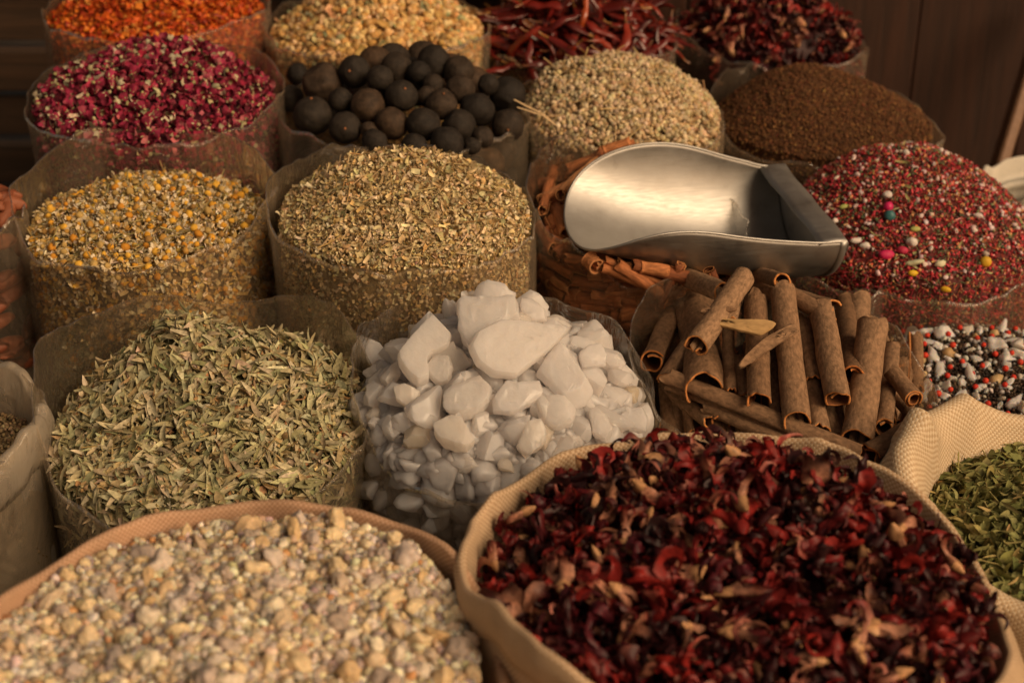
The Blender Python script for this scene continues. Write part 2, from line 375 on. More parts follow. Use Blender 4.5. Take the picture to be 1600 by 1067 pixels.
def make_sack(name, g, rim, mat, label, collar=0.05, roll=0.012, seed=3, bulge=0.03, wob=0.008, flap=0.0, flapdir=None, group=None, inner=0.16, spike=()):
    root = obj(name, None, loc=(g.c[0], g.c[1], 0)); tag(root, label, 'sack', group)
    nt = 240; th = np.linspace(0, 2*PI, nt, endpoint=False); dz = keyed(rim_dz(g, rim), th)
    circ = np.stack([np.cos(th), np.sin(th), np.full(nt, seed*2.7)], -1)
    dz = dz+wob*fbm(circ, 2.2, seed, 3); rz = g.z0+dz
    for (sd, sh, sw) in spike: rz = rz+sh*np.exp(-abs(np.angle(np.exp(1j*(th-math.radians(sd)))))/math.radians(sw))
    Rw = g.R*(1+0.03*vnoise(circ, 1.3, seed+5)+0.012*vnoise(circ, 4, seed+6))
    fl = np.zeros(nt)
    if flapdir is not None: fl = flap*np.exp(-((np.angle(np.exp(1j*(th-math.radians(flapdir)))))/0.75)**2)
    def ring(r, z): return np.stack([r*np.cos(th), r*np.sin(th), z], -1)
    def build(nm, prof, thick=None):
        rows = [ring(r, z) for r, z in prof]
        V = np.stack(rows); P = V.copy(); P[..., 2] *= .8
        Q = P.copy(); Q[..., 2] *= .45; V[..., :2] *= (1+0.014*fbm(P+seed, 9, seed, 3)+0.012*(1-2*abs(vnoise(Q, 10, seed+3)))+.006*(1-2*abs(vnoise(Q, 27, seed+4))))[..., None]; V[..., 2] += .004*vnoise(P, 24, seed+6)
        d = np.linalg.norm(np.diff(V, axis=0), axis=-1).mean(1); vv = np.concatenate([[0], np.cumsum(d)])
        uv = np.stack(np.meshgrid(np.append(th, 2*PI)*g.R, vv), -1)
        V = np.concatenate([V, V[:, :1]], 1)
        me = mesh_np(nm, V.reshape(-1, 3), grid_faces(len(prof), nt+1), mat, uv=uv.reshape(-1, 2))
        o = obj(nm, me, root); s = o.modifiers.new('thickness', 'SOLIDIFY'); s.thickness = 0.0016; s.offset = 0
        return o
    wall = []
    for k in range(26):
        f = k/25; b = math.sin(min(1, f*1.1)*PI)**0.8*bulge
        wall.append((Rw*(0.93+0.07*f)+b, 0.005+(rz-0.035-0.005)*f))
    build('sack_wall', wall)
    C = collar+fl
    rim_p = [(Rw+0.004+fl*0.75, rz-C), (Rw+0.005+fl*0.7, rz-C*0.75), (Rw+0.005+roll*.3+fl*0.55, rz-C*0.5), (Rw+0.004+roll*.5+fl*.3, rz-C*0.25-roll*.3)]
    for a in np.linspace(0.1, PI, 8):
        rim_p.append((Rw+fl*.12+np.cos(a)*roll*0.62, rz-roll*0.4+np.sin(a)*roll*0.5))
    rim_p += [(Rw-roll*.8-0.001, rz-0.025), (Rw-roll-.003, rz-0.06), (Rw-roll-.005, rz-inner*0.65), (Rw-roll-.006, rz-inner)]
    build('folded_rim', rim_p)
    return root
# ------------------------------------------------------------------ piece prototypes
def strip(L, W, bend, fold, twist, nl=4, taper='leaf', seed=0):
    """a little leaf or flake: nl x 3 points, length 1 along x"""
    r = np.random.default_rng(seed); t = np.linspace(0, 1, nl); V = []
    for a in t:
        if taper == 'leaf': w = math.sin(PI*min(1, a*0.94+0.05))**0.7
        elif taper == 'flake': w = 0.6+0.5*r.uniform()
        else: w = 1
        ang = bend*(a-0.5); cx = (math.sin(ang)/bend if abs(bend) > 1e-3 else a-.5); cz = ((math.cos(ang)-1)/bend if abs(bend) > 1e-3 else 0)
        for sgn in (-1, 0, 1):
            y = sgn*W*.5*w; z = abs(sgn)*fold*W*w*.5; tw = twist*(a-.5)
            V.append([cx*L, y*math.cos(tw)-z*math.sin(tw), cz*L+y*math.sin(tw)+z*math.cos(tw)])
    return np.array(V), grid_faces(nl, 3)
def flakes(n, W=(.3, .7), curl=2.0):
    return [strip(1, random.uniform(*W), random.uniform(-curl, curl), random.uniform(-.8, .8), random.uniform(-1, 1), 4, 'flake', k) for k in range(n)]
def leaves(n, W=(.2, .34), bend=1.0, fold=.5):
    return [strip(1, random.uniform(*W), random.uniform(-bend, bend), random.uniform(0, fold), random.uniform(-.6, .6), 6, 'leaf', k) for k in range(n)]
def sticks(n, w=.05, bend=.8, nl=4):
    out = []
    for k in range(n):
        b = random.uniform(-bend, bend); V = []
        for a in np.linspace(0, 1, nl):
            ang = b*(a-.5); x = math.sin(ang)/b; z = (math.cos(ang)-1)/b
            for q in range(4): V.append([x, w*.5*math.cos(q*PI/2), z+w*.5*math.sin(q*PI/2)])
        out.append((np.array(V), grid_faces(nl, 4, True)))
    return out
def lumps(n, sub=1, amp=.3, sq=(.6, 1), freq=1.3, facets=0, fine=0.0):
    out = []
    for k in range(n):
        v, f = ico(sub); v = v.copy(); s = random.randint(0, 9999)
        v = v*(1+amp*fbm(v, freq, s % 97, 2)[:, None])
        for _ in range(facets):
            d = nrm(rng.normal(size=3)); h = random.uniform(.5, .85); q = v@d; v = v-np.outer(np.maximum(q-h, 0), d)
        if fine: v = v*(1+fine*vnoise(v, freq*4, s % 89)[:, None])
        v = v*np.array([1, random.uniform(*sq), random.uniform(*sq)])
        out.append((v, f))
    return out
def blob_parts(parts):
    """[(V, F4 or F3, colour or None)] -> one prototype with triangles"""
    Vs, Fs, Cs, off = [], [], [], 0
    for V, F, c in parts:
        if F.shape[1] == 4: F = np.concatenate([F[:, [0, 1, 2]], F[:, [0, 2, 3]]])
        Vs.append(V); Fs.append(F+off); off += len(V)
        Cs.append(np.tile([0, 0, 0, 0] if c is None else [*c, 1], (len(V), 1)) if (c is None or np.ndim(c) == 1) else np.concatenate([c, np.ones((len(V), 1))], 1))
    return np.concatenate(Vs), np.concatenate(Fs), np.concatenate(Cs).astype(float)
def patch(nu, nv, fn):
    u, v = np.meshgrid(np.linspace(0, 1, nu), np.linspace(0, 1, nv), indexing='ij')
    return np.stack(fn(u, v), -1).reshape(-1, 3), grid_faces(nu, nv)
def rotz(V, a):
    c, s = math.cos(a), math.sin(a); return V@np.array([[c, s, 0], [-s, c, 0], [0, 0, 1]])
def chamomile(k):
    r = random.Random(k); parts = []
    v, f = ico(2); v = v*np.array([.48, .48, .42]); v = v*(1+.16*vnoise(v, 9, k)[:, None]+.12*vnoise(v, 4, k+3)[:, None])*np.array([1, r.uniform(.7, 1), r.uniform(.7, 1.1)])
    yc = r.choice([(.6, .3, .03), (.52, .23, .025), (.42, .23, .05), (.66, .38, .05), (.3, .17, .05), (.44, .3, .1)])
    parts.append((v+[0, 0, .15], f, yc))
    for j in range(r.randint(6, 12)):
        a = r.uniform(0, 2*PI); dr = r.uniform(.2, 1.5); L = r.uniform(.4, .75)
        def fn(u, vv):
            w = .21*np.sin(PI*np.clip(u*.9+.08, 0, 1))**.6; y = (vv-.5)*2*w
            return (.38+L*np.sin(u*dr)/dr, y, .02-L*(1-np.cos(u*dr))/dr+.1*abs(vv-.5))
        V, F = patch(4, 3, fn); parts.append((rotz(V, a), F, r.choice([(.62, .52, .34), (.5, .4, .23), (.66, .58, .42), (.4, .3, .14)])))
    V, F = sticks(1, .1, .8)[0]; parts.append((V@np.array([[0, 0, -1], [0, 1, 0], [1, 0, 0]])*.6+[0, 0, -.5], F, (.2, .17, .07)))
    return blob_parts(parts)
def rosebud(k):
    r = random.Random(k); parts = []
    n = r.randint(5, 8)
    for j in range(n):
        a = j*2.4+r.uniform(-.3, .3); op = r.uniform(.25, .95); c = np.array(r.choice([(.27, .018, .055), (.2, .012, .04), (.34, .03, .08), (.15, .01, .03), (.3, .05, .08), (.4, .12, .14)]))
        def fn(u, vv):
            ph = (vv-.5)*1.9*(1-.25*u); rad = .12+.42*np.sin(u*1.5)*(.7+.5*op*u)
            z = 1.05*u-.3*op*u**3
            return (rad*np.cos(ph), rad*np.sin(ph), z+.06*np.sin(vv*9+j))
        V, F = patch(5, 5, fn); V = V*(1+.05*vnoise(V, 5, k+j)[:, None]); parts.append((rotz(V, a), F, c))
    v, f = ico(1); parts.append((v*np.array([.2, .2, .24])+[0, 0, -.05], f, r.choice([(.3, .27, .12), (.42, .36, .2)])))
    for j in range(5):
        V, F = strip(.7, .2, r.uniform(-1.5, .5), .3, .2, 4, 'leaf', j)
        V = (V+[.3, 0, 0])@np.array([[math.cos(.8), 0, math.sin(.8)], [0, 1, 0], [-math.sin(.8), 0, math.cos(.8)]])
        parts.append((rotz(V, j*1.256), F, r.choice([(.36, .32, .17), (.45, .4, .25), (.28, .25, .12)])))
    V, F, C = blob_parts(parts); V = V-[0, 0, .45]
    return V, F, C
def hibiscus(k, pale=.3):
    """a dried roselle calyx: a small vase drawn out into long curling ribbons"""
    r = random.Random(k); parts = []
    base = r.choice([(.06, .005, .006), (.035, .004, .005), (.1, .007, .007), (.022, .004, .005), (.115, .008, .008), (.05, .005, .009), (.16, .012, .010), (.03, .004, .005)])
    isp = r.random() < pale
    nl = r.randint(3, 5); n = 13
    for j in range(nl):
        L = r.uniform(1.3, 2.4); w0 = r.uniform(.15, .38); tw = r.uniform(-2.4, 2.4); lat = r.uniform(-1.4, 1.4); cup = r.uniform(.2, 1.5)
        ph0 = r.uniform(-.2, .75); c1 = r.choice([-1, 1])*r.uniform(2.2, 6.5); c2 = r.uniform(-3, 3)
        u = np.linspace(0, 1, n); ph = ph0+c1*u*u+c2*np.sin(u*3)*.4
        xs = .24+np.concatenate([[0], np.cumsum(np.sin(ph)[:-1])])*L/(n-1); zs = .25+np.concatenate([[0], np.cumsum(np.cos(ph)[:-1])])*L/(n-1)
        V = np.zeros((n, 5, 3)); sv = np.linspace(-1, 1, 5)
        w = w0*np.clip(1.08-u, 0.08, 1)**.5*(.75+.45*np.sin(u*PI))*(1+.2*np.sin(u*13+k+j))
        for q in range(5):
            s = sv[q]; t = tw*u; off = s*w; cu = cup*w*s*s*.9
            nx, nz = np.cos(ph), -np.sin(ph)
            V[:, q, 0] = xs+nx*(off*np.sin(t)-cu*np.cos(t)); V[:, q, 2] = zs+nz*(off*np.sin(t)-cu*np.cos(t)); V[:, q, 1] = off*np.cos(t)+cu*np.sin(t)+lat*.3*u*u
        V = V.reshape(-1, 3); V = V+.075*np.stack([vnoise(V, 4, k+j+q)+.4*vnoise(V, 9, k+j+q) for q in range(3)], -1)
        uu = np.repeat(u, 5)[:, None]
        c = np.array(base)*r.uniform(.6, 1.5)*(1+.3*vnoise(V*np.array([2, 5, 2]), 3, k)[:, None])
        if isp: m = np.clip(uu*1.7-.1, 0, 1); c = c*m+np.array([.5, .24, .15])*(1-m)
        elif r.random() < .12: m = np.clip(1.6-uu*1.6, 0, 1); c = c*m+np.array([.42, .16, .12])*(1-m)
        parts.append((rotz(V, j*2*PI/nl+r.uniform(-.5, .5)), grid_faces(n, 5), c))
    V, F = patch(7, 13, lambda u, vv: ((.05+.25*np.sin(u*1.6))*np.cos(vv*2*PI)*(1+.07*np.cos(vv*10*PI)), (.05+.25*np.sin(u*1.6))*np.sin(vv*2*PI)*(1+.07*np.cos(vv*10*PI)), u*.65-.3))
    parts.append((V, F, np.array((.5, .27, .13) if isp else base)))
    V, F, C = blob_parts(parts); V = V-V.mean(0)
    V = V*np.array([1, r.uniform(.55, .95), 1])
    return V/1.15, F, C
def tube(pts, rad, nseg=8, flat=1.0):
    pts = np.asarray(pts, float); n = len(pts); t = nrm(np.gradient(pts, axis=0)); V = []
    ref = np.array([0, 0, 1.0])
    for i in range(n):
        s = np.cross(t[i], ref); s = s/(np.linalg.norm(s)+1e-9); b = np.cross(s, t[i])
        for q in range(nseg):
            a = 2*PI*q/nseg; V.append(pts[i]+rad[i]*(np.cos(a)*s+flat*np.sin(a)*b))
    return np.array(V), grid_faces(n, nseg, True)
def chilli(k):
    r = random.Random(k); n = 12; L = 1.0; b = r.uniform(-1.6, 1.6); s = r.uniform(-.25, .25)
    t = np.linspace(0, 1, n); a = b*(t-.5)+.01
    pts = np.stack([np.sin(a)/b*1.0 if abs(b) > .1 else t-.5, (1-np.cos(a))/max(abs(b), .1)*np.sign(b)+s*np.sin(t*4), .06*np.sin(t*5+k)], -1)
    kink = np.array([[0, vnoise(np.array([[x*4, k, 0.]]), 1, 5)[0]*.07, vnoise(np.array([[x*4, k, 7.]]), 1, 6)[0]*.07] for x in t]); pts = pts+kink
    rad = .075*(np.sin(PI*np.clip(.12+t*.86, 0, 1)))**.6*(1+.25*np.array([vnoise(np.array([[x*6, k, 0]]), 1, k)[0] for x in t]))
    V, F = tube(pts, rad, 10, r.uniform(.25, .6)); V = V+np.stack([.022*vnoise(V, 13, k+q)+.01*vnoise(V, 30, k+q) for q in range(3)], -1)
    c = r.choice([(.15, .012, .007), (.09, .008, .006), (.22, .022, .009), (.34, .06, .014), (.06, .007, .006), (.12, .01, .007)])
    d = pts[0]-pts[1]; d = d/np.linalg.norm(d)
    V2, F2 = tube([pts[0], pts[0]+d*.1, pts[0]+d*.2+[0, .02, .03]], [.03, .02, .025], 6)
    return blob_parts([(V, F, c), (V2, F2, r.choice([(.2, .08, .03), (.12, .04, .015), (.3, .14, .04)]))])
def quill(L, r, kind, seed, thick=.0022, nl=22, rag=.5, taper=0.0, rough=.05):
    """rolled bark: outer bark, inner face and the cut edges; axis along x, length L. returns V, F, material index"""
    R_ = random.Random(seed)
    if kind == 'double':
        a = np.linspace(-1, 1, 45); ang = a*PI*1.55; rr = r*np.where(abs(a) > .45, 1-.62*(abs(a)-.45)/.55, 1.0)
        # two scrolls meeting at the seam
        base = np.stack([np.sin(ang*.62)*r, -np.cos(ang*.62)*r], -1)
        crv = []
        for q in a:
            if abs(q) < .52: t = q/.52*2.6; crv.append((math.sin(t)*r, -math.cos(t)*r))
            else:
                s = math.copysign(1, q); k = (abs(q)-.52)/.48; c0 = (s*.42*r, r*.36); t0 = math.atan2(-math.cos(2.6)*r-c0[1], math.sin(2.6)*r*s-c0[0])
                rad = math.hypot(-math.cos(2.6)*r-c0[1], math.sin(2.6)*r*s-c0[0])*(1-.45*k); t = t0+s*k*3.6
                crv.append((c0[0]+rad*math.cos(t), c0[1]+rad*math.sin(t)))
        crv = np.array(crv)
    else:
        turns = {'single': 1.25, 'spiral': 1.9, 'open': .72, 'arch': .5, 'flat': .2}[kind]
        n = 40; ang = np.linspace(-PI*turns, PI*turns, n)
        k = np.linspace(1, .62 if turns > 1 else .97, n)
        crv = np.stack([np.sin(ang)*r*k, -np.cos(ang)*r*k], -1)
    n = len(crv); tn = nrm(np.gradient(crv, axis=0)); no = np.stack([tn[:, 1], -tn[:, 0]], -1)
    if np.mean(np.sum(no*crv, -1)) < 0: no = -no
    u = np.linspace(0, 1, nl); P = np.zeros((2, nl, n, 3))
    j = np.arange(n)
    jag0 = rag*r*np.array([vnoise(np.array([[q*.28, seed, 0]]), 1, 3)[0] for q in j]); jag1 = rag*r*np.array([vnoise(np.array([[q*.28, seed, 9.]]), 1, 5)[0] for q in j])
    for i in range(nl):
        x = (u[i]-.5)*L+jag0*max(0, 1-u[i]*5)+jag1*max(0, 1-(1-u[i])*5)
        sc = (1-taper*u[i])*(1+rough*vnoise(np.array([[u[i]*L*30, seed, 2.]]), 1, 7)[0])
        yo = rough*r*1.5*vnoise(np.array([[u[i]*L*14, seed, 5.]]), 1, 2)[0]; zo = rough*r*1.5*vnoise(np.array([[u[i]*L*14, seed, 8.]]), 1, 2)[0]
        c = crv*sc
        Q = np.stack([np.full(n, u[i]*L*40), crv[:, 0]/r*1.2+seed, crv[:, 1]/r*1.2], -1)
        dn = rough*r*.7*fbm(Q, 1.0, seed % 50, 2)
        for s in (0, 1):
            P[s, i, :, 0] = x; P[s, i, :, 1] = c[:, 0]+no[:, 0]*(dn-s*thick)+yo; P[s, i, :, 2] = c[:, 1]+no[:, 1]*(dn-s*thick)+zo
    V = P.reshape(-1, 3); M = nl*n
    F0 = grid_faces(nl, n); F1 = grid_faces(nl, n)[:, ::-1]+M
    ends = []
    for i in (0, nl-1):
        a = i*n+np.arange(n-1); q = np.stack([a, a+1, a+1+M, a+M], -1); ends.append(q)
    for jj in (0, n-1):
        a = np.arange(nl-1)*n+jj; ends.append(np.stack([a, a+n, a+n+M, a+M], -1))
    E = np.concatenate(ends); F = np.concatenate([F0, F1, E])
    mi = np.concatenate([np.zeros(len(F0)), np.ones(len(F1)), np.full(len(E), 2)]).astype(int)
    return V, F, mi
def along(p1, p2, upv):
    """rotation with x from p1 to p2 and z as near upv as can be"""
    x = nrm(np.asarray(p2)-np.asarray(p1)); z = np.asarray(upv)-x*np.dot(upv, x); z = nrm(z); y = np.cross(z, x)
    return np.stack([x, y, z], -1)
def pack(h, n, radii, sink=0.5, tries=14, existing=None, rmax=1.0, fit=0.85, perch=9.0):
    """drop lumps one by one on the mound; each takes the lowest of several places"""
    C = [] if existing is None else [tuple(e) for e in existing]
    out = []
    for r in sorted(radii, reverse=True)[:n]:
        A = np.array(C) if C else np.zeros((0, 4)); best = None
        xs, ys = h.pts(tries, rmax*(1-r/h.R)); zs = h.z(xs, ys)-r*sink
        for x, y, zb in zip(xs, ys, zs):
            z = zb
            if len(A):
                d2 = (A[:, 0]-x)**2+(A[:, 1]-y)**2; rr = (A[:, 3]+r)*fit; k = d2 < rr*rr
                if k.any(): z = max(z, float((A[k, 2]+np.sqrt(rr[k]**2-d2[k])).max()))
            over = z-zb
            if best is None or over < best[0]: best = (over, x, y, z)
        if best[0] > perch*r: continue
        C.append((best[1], best[2], best[3], r)); out.append((best[1], best[2], best[3], r))
    return out
def spaced(h, n, dmin, tries=9000, rmax=.98):
    xs, ys = h.pts(tries, rmax); keep = []
    A = np.zeros((0, 2))
    for x, y in zip(xs, ys):
        if len(A) == 0 or ((A-[x, y])**2).sum(1).min() > dmin*dmin:
            A = np.vstack([A, [x, y]])
            if len(A) >= n: break
    return A[:, 0], A[:, 1]
ORD = ['first', 'second', 'third', 'fourth', 'fifth', 'sixth', 'seventh', 'eighth', 'ninth', 'tenth', 'eleventh', 'twelfth']
def whereabouts(h, x, y):
    """plain words for where on a heap something lies"""
    u = (x-h.g.c[0])/h.R; v = (y-h.g.c[1])/h.R
    if math.hypot(u, v) < .38: return 'in the middle of the heap'
    a = (math.degrees(math.atan2(v, u))+22.5) % 360
    return ['by the right rim', 'by the far right rim', 'by the far rim', 'by the far left rim', 'by the left rim', 'by the near left rim', 'by the near rim', 'by the near right rim'][int(a//45) % 8]
# ================================================================== materials
FILM = film_mat('polythene_film', milk=.095, edge=.26)
FILMD = film_mat('thin_polythene_film', milk=.07, edge=.24)
FILMC = film_mat('clear_polythene_film', milk=.03, edge=.16)
FILMW = film_mat('milky_polythene_film', milk=.36, milkc=(.78, .7, .58))
FILMS = film_mat('shiny_cellophane', milk=.08, gloss=1.3, edge=.3)
M_DRY = tint_mat('dried_plant', .9, var=.3, vscale=220)
M_SEED = tint_mat('dried_seed', .8, var=.25, vscale=260)
M_FLOWER = tint_mat('dried_flower', .85, var=.25, vscale=180)
M_HIB = tint_mat('dried_hibiscus', .5, var=.4, vscale=260, spec=.3)
M_CHIL = tint_mat('dried_chilli_skin', .32, var=.3, vscale=8, spec=.5, bmp=.2, coat=.2)
M_RESIN = tint_mat('resin_grain', .45, sss=.5, var=.2, vscale=200, spec=.4)
M_CRUSH = tint_mat('crushed_chilli', .5, var=.3, vscale=300)
M_SALTMIX = tint_mat('salt_mix_grain', .6, var=.2, vscale=300)
M_ALUM = rand_mat('alum_crystal', [(0, (.94, .90, .87)), (.6, (.965, .935, .92)), (.95, (.93, .86, .78)), (1, (.82, .7, .54))], rough=.27, spec=.6, vscale=75, var=.05, bmp=.35, bdist=.004, sss=.85, srad=(1, .9, .8), sscale=.025, trans=.26, translucent=.33)
M_SALT = rand_mat('salt_crystal_face', [(0, (.7, .68, .66)), (.7, (.84, .82, .8)), (1, (.62, .56, .46))], rough=.3, spec=.5, vscale=250, var=.1, bmp=.3, sss=.7, sscale=.008, translucent=.35)
M_LIME = rand_mat('dried_lime_skin', [(0, (.013, .010, .008)), (.45, (.024, .018, .013)), (.8, (.042, .027, .017)), (1, (.07, .04, .021))], rough=.72, spec=.3, vscale=2.6, var=.6, bmp=.5, bdist=.006)
M_LIMETIP = rand_mat('lime_stem_scar', [(0, (.3, .12, .05)), (1, (.16, .07, .03))], rough=.8)
M_BARK = rand_mat('cassia_bark', [(0, (.17, .097, .053)), (.5, (.23, .135, .076)), (1, (.29, .18, .105))], rough=.85, spec=.2, vscale=120, var=.5, bmp=.9, bdist=.002, stretch=(1, 1.7, 1.7))
M_BARKIN = rand_mat('cassia_inner_bark', [(0, (.12, .045, .016)), (1, (.17, .065, .024))], rough=.8, vscale=30, stretch=(.4, 3, 3))
M_BARKCUT = rand_mat('cassia_cut_edge', [(0, (.5, .18, .05)), (1, (.58, .25, .08))], rough=.85, vscale=300)
M_CIN = rand_mat('cinnamon_bark', [(0, (.15, .048, .02)), (.3, (.28, .095, .036)), (.65, (.42, .16, .06)), (1, (.62, .30, .13))], rough=.75, spec=.25, vscale=130, var=.5, bmp=.7, stretch=(.3, 2, 2))
M_CINCUT = rand_mat('cinnamon_cut_edge', [(0, (.4, .17, .06)), (1, (.5, .24, .1))], rough=.8)
M_PEP = rand_mat('red_peppercorn_skin', [(0, (.55, .03, .015)), (.7, (.62, .05, .02)), (1, (.4, .02, .02))], rough=.45, vscale=300, var=.2)
M_POD = rand_mat('reddish_pod', [(0, (.16, .045, .02)), (1, (.26, .09, .045))], rough=.5, vscale=40, var=.4)
W_TAN = weave_mat('tan_woven_tape', (.8, .62, .42), (.58, .38, .22), .0031)
W_PINK = weave_mat('reddish_woven_tape', (.7, .47, .31), (.52, .3, .18), .0028)
W_CREAM = weave_mat('cream_woven_tape', (.84, .7, .5), (.62, .45, .27), .0034)
W_WHITE = weave_mat('white_woven_tape', (.75, .72, .64), (.68, .64, .55), .004)
PR_FLAKE = flakes(12); PR_FLAKE2 = flakes(14, (.3, .75), 3.4); PR_LEAF = leaves(18, (.12, .26), 2.0, .8); PR_LEAFW = leaves(8, (.4, .6), 1.6, .7)
PR_STEM = sticks(8); PR_NEEDLE = sticks(6, .13, .6, 3); PR_LUMP = lumps(14, 1, .28); PR_LUMP2 = lumps(16, 2, .3, fine=.06)
PR_SEED = lumps(8, 1, .12, (.45, .6)); PR_CRYST = lumps(12, 2, .15, (.5, 1), facets=6); PR_BUD = lumps(8, 1, .3, (.6, .9), 2.2)
BAGS = {}
def B(key, *a): BAGS[key] = bag_geo(*a); return BAGS[key]
MPP = 1/FPX
# ================================================================== the sacks and bags, back row first
# ---- crushed orange chilli
g = B('orange', 245, 10, 344, 2.80)
h = Heap(g, -.012, (250, -60, .1), seed=2, rough=.008)
make_stuff('crushed_chilli', heap_parts(h, [(PR_FLAKE2, 5200, (.008, .017), [(.5, .09, .01), (.42, .055, .01), (.6, .17, .02), (.3, .03, .008), (.66, .3, .07)], [4, 4, 3, 2, 1], .9, .012, .1)], (.2, .04, .01),
    (PR_FLAKE2, 4500, (.008, .016), [(.5, .09, .01), (.4, .05, .01), (.6, .2, .04)], None, .5, .16)), M_CRUSH, 'bright orange red crushed chilli flakes heaped in the back bag', 'crushed chilli')
make_bag('spice_bag', g, {}, FILM, 'clear plastic bag holding the bright orange crushed chilli', seed=1)
# ---- golden grains
g = B('gold', 588, 40, 342, 2.78)
h = Heap(g, -.012, (590, -38, .1), seed=4, rough=.008, p=1.5)
gold = [(.55, .33, .12), (.62, .42, .19), (.45, .25, .08), (.68, .5, .27), (.33, .2, .08), (.3, .3, .16)]
make_stuff('golden_grain', heap_parts(h, [(PR_LUMP, 3600, (.005, .010), gold, [4, 4, 3, 2, 1, .6], 2, .012, .2), (PR_FLAKE, 500, (.012, .022), gold, None, .8, .004, .3)], (.2, .12, .04),
    (PR_LUMP, 3000, (.005, .009), gold, None, 1, .16)), M_SEED, 'golden tan grains heaped behind the black limes', 'spice grains')
make_bag('spice_bag', g, {}, FILM, 'clear plastic bag holding golden grains behind the black limes', seed=2)
# ---- long red chillies
g = B('chilli', 905, 58, 305, 2.86)
h = Heap(g, -.02, (890, -22, 0), seed=6, rough=.01, p=1.8)
make_stuff('chilli_scrap', heap_parts(h, [(PR_FLAKE2, 1200, (.012, .03), [(.12, .01, .008), (.2, .02, .01), (.07, .008, .006)], None, .9, .02, .1)], (.03, .006, .004), (PR_FLAKE2, 500, (.014, .035), [(.1, .012, .008), (.18, .02, .01)], None, .5, .18), drop=.02), M_CHIL,
    'broken dark red chilli skins packed under the whole chillies', 'chilli skins')
CH = [mesh_np('dried_chilli', c[0]*.1, c[1], M_CHIL, col=c[2][:, :3]) for c in (chilli(k) for k in range(14))]
xs, ys = spaced(h, 150, .016, rmax=1.02); nn = h.n(xs, ys)
for i in range(len(xs)):
    R = frames(nrm(nn[i:i+1]+rng.normal(0, .3, (1, 3))))[0]; L = random.uniform(.07, .13)
    if random.random() < .55:
        R = along([0, 0, 0], nrm([1, random.uniform(-.5, .5), -random.uniform(-.15, .3)]), nn[i])
    o = obj('dried_chilli', CH[i % 14]); setm(o, R, (xs[i], ys[i], h.z(xs[i:i+1], ys[i:i+1])[0]+random.uniform(.0, .02)), L/.1)
    tag(o, 'long wrinkled dried red chilli '+whereabouts(h, xs[i], ys[i])+' in the back bag', 'chilli', 'dried red chillies heaped in the back bag')
make_bag('spice_bag', g, {270: 112, 225: 100, 180: 62, 0: 60}, FILMD, 'clear plastic bag holding long dried red chillies', seed=3, wob=.01)
# ---- hibiscus at the back
HM = [hibiscus(k) for k in range(26)]
HMESH = [mesh_np('hibiscus_calyx', v*.02, f, M_HIB, col=c[:, :3]) for v, f, c in HM]
g = B('hib2', 1202, 48, 296, 2.99)
h = Heap(g, -.015, (1190, -40, .05), seed=8, rough=.012)
def tri_protos(lst): return [(v, f, c) for v, f, c in lst]
make_stuff('hibiscus_scrap', heap_parts(h, [(tri_protos(HM), 380, (.014, .022), [(.1, .01, .01)], None, 1, .02, 0)], (.03, .005, .006), (tri_protos(HM), 90, (.012, .02), [(.1, .01, .01)], None, 1, .2), drop=.02), M_HIB,
    'dark broken hibiscus petals packed in the back bag beside the wooden wall', 'hibiscus')
xs, ys = spaced(h, 130, .021)
for i in range(len(xs)):
    k = i % 26; o = obj('hibiscus_calyx', HMESH[k]); setm(o, frames(nrm(rng.normal(size=(1, 3))+[0, 0, .6]))[0], (xs[i], ys[i], h.z(xs[i:i+1], ys[i:i+1])[0]+.004), random.uniform(.8, 1.3))
    tag(o, 'dried dark red hibiscus calyx '+whereabouts(h, xs[i], ys[i])+' of the back bag', 'hibiscus', 'hibiscus calyces in the back bag')
make_bag('spice_bag', g, {270: 104, 225: 82, 315: 104, 0: 70, 180: 28}, FILMD, 'clear plastic bag holding dark hibiscus against the wooden wall', seed=4, wob=.012)
# ---- rose buds
g = B('rose', 243, 150, 384, 2.42)
h = Heap(g, -.006, (245, 72, .25), seed=10, rough=.008, p=2.2)
RB = [rosebud(k) for k in range(22)]; RBM = [mesh_np('dried_rosebud', v*.012, f, M_FLOWER, col=c[:, :3]) for v, f, c in RB]
rosec = [(.24, .012, .035), (.16, .01, .028), (.34, .03, .065), (.4, .11, .12), (.4, .35, .2), (.09, .008, .018)]
make_stuff('rose_petals', heap_parts(h, [(RB, 500, (.007, .012), [(.2, .02, .05)], None, 1.2, .015, 0), (PR_FLAKE2, 1500, (.008, .018), rosec, [4, 3, 3, 1, 1, 2], .9, .004, .3), (PR_FLAKE2, 150, (.012, .02), [(.45, .4, .26), (.5, .42, .3), (.36, .34, .2)], None, 1, 0, .4)], (.07, .008, .02),
    [(RB, 500, (.009, .014), [(.2, .02, .05)], None, 1.2, .3), (PR_FLAKE2, 3200, (.008, .018), rosec, None, .5, .3)], drop=.015), M_FLOWER, 'loose deep pink rose petals among the dried rosebuds', 'rose petals')
xs, ys = spaced(h, 300, .0145)
for i in range(len(xs)):
    o = obj('dried_rosebud', RBM[i % 22]); setm(o, frames(nrm(rng.normal(size=(1, 3))+[0, -.2, .5]))[0], (xs[i], ys[i], h.z(xs[i:i+1], ys[i:i+1])[0]+.004), random.uniform(.8, 1.45))
    tag(o, 'small dried pink rosebud '+whereabouts(h, xs[i], ys[i]), 'rosebud', 'dried rosebuds in the clear bag')
make_bag('spice_bag', g, {270: 226, 225: 205, 315: 205, 90: 72, 45: 84, 135: 84}, FILM, 'clear plastic bag holding deep pink dried rosebuds', seed=5)
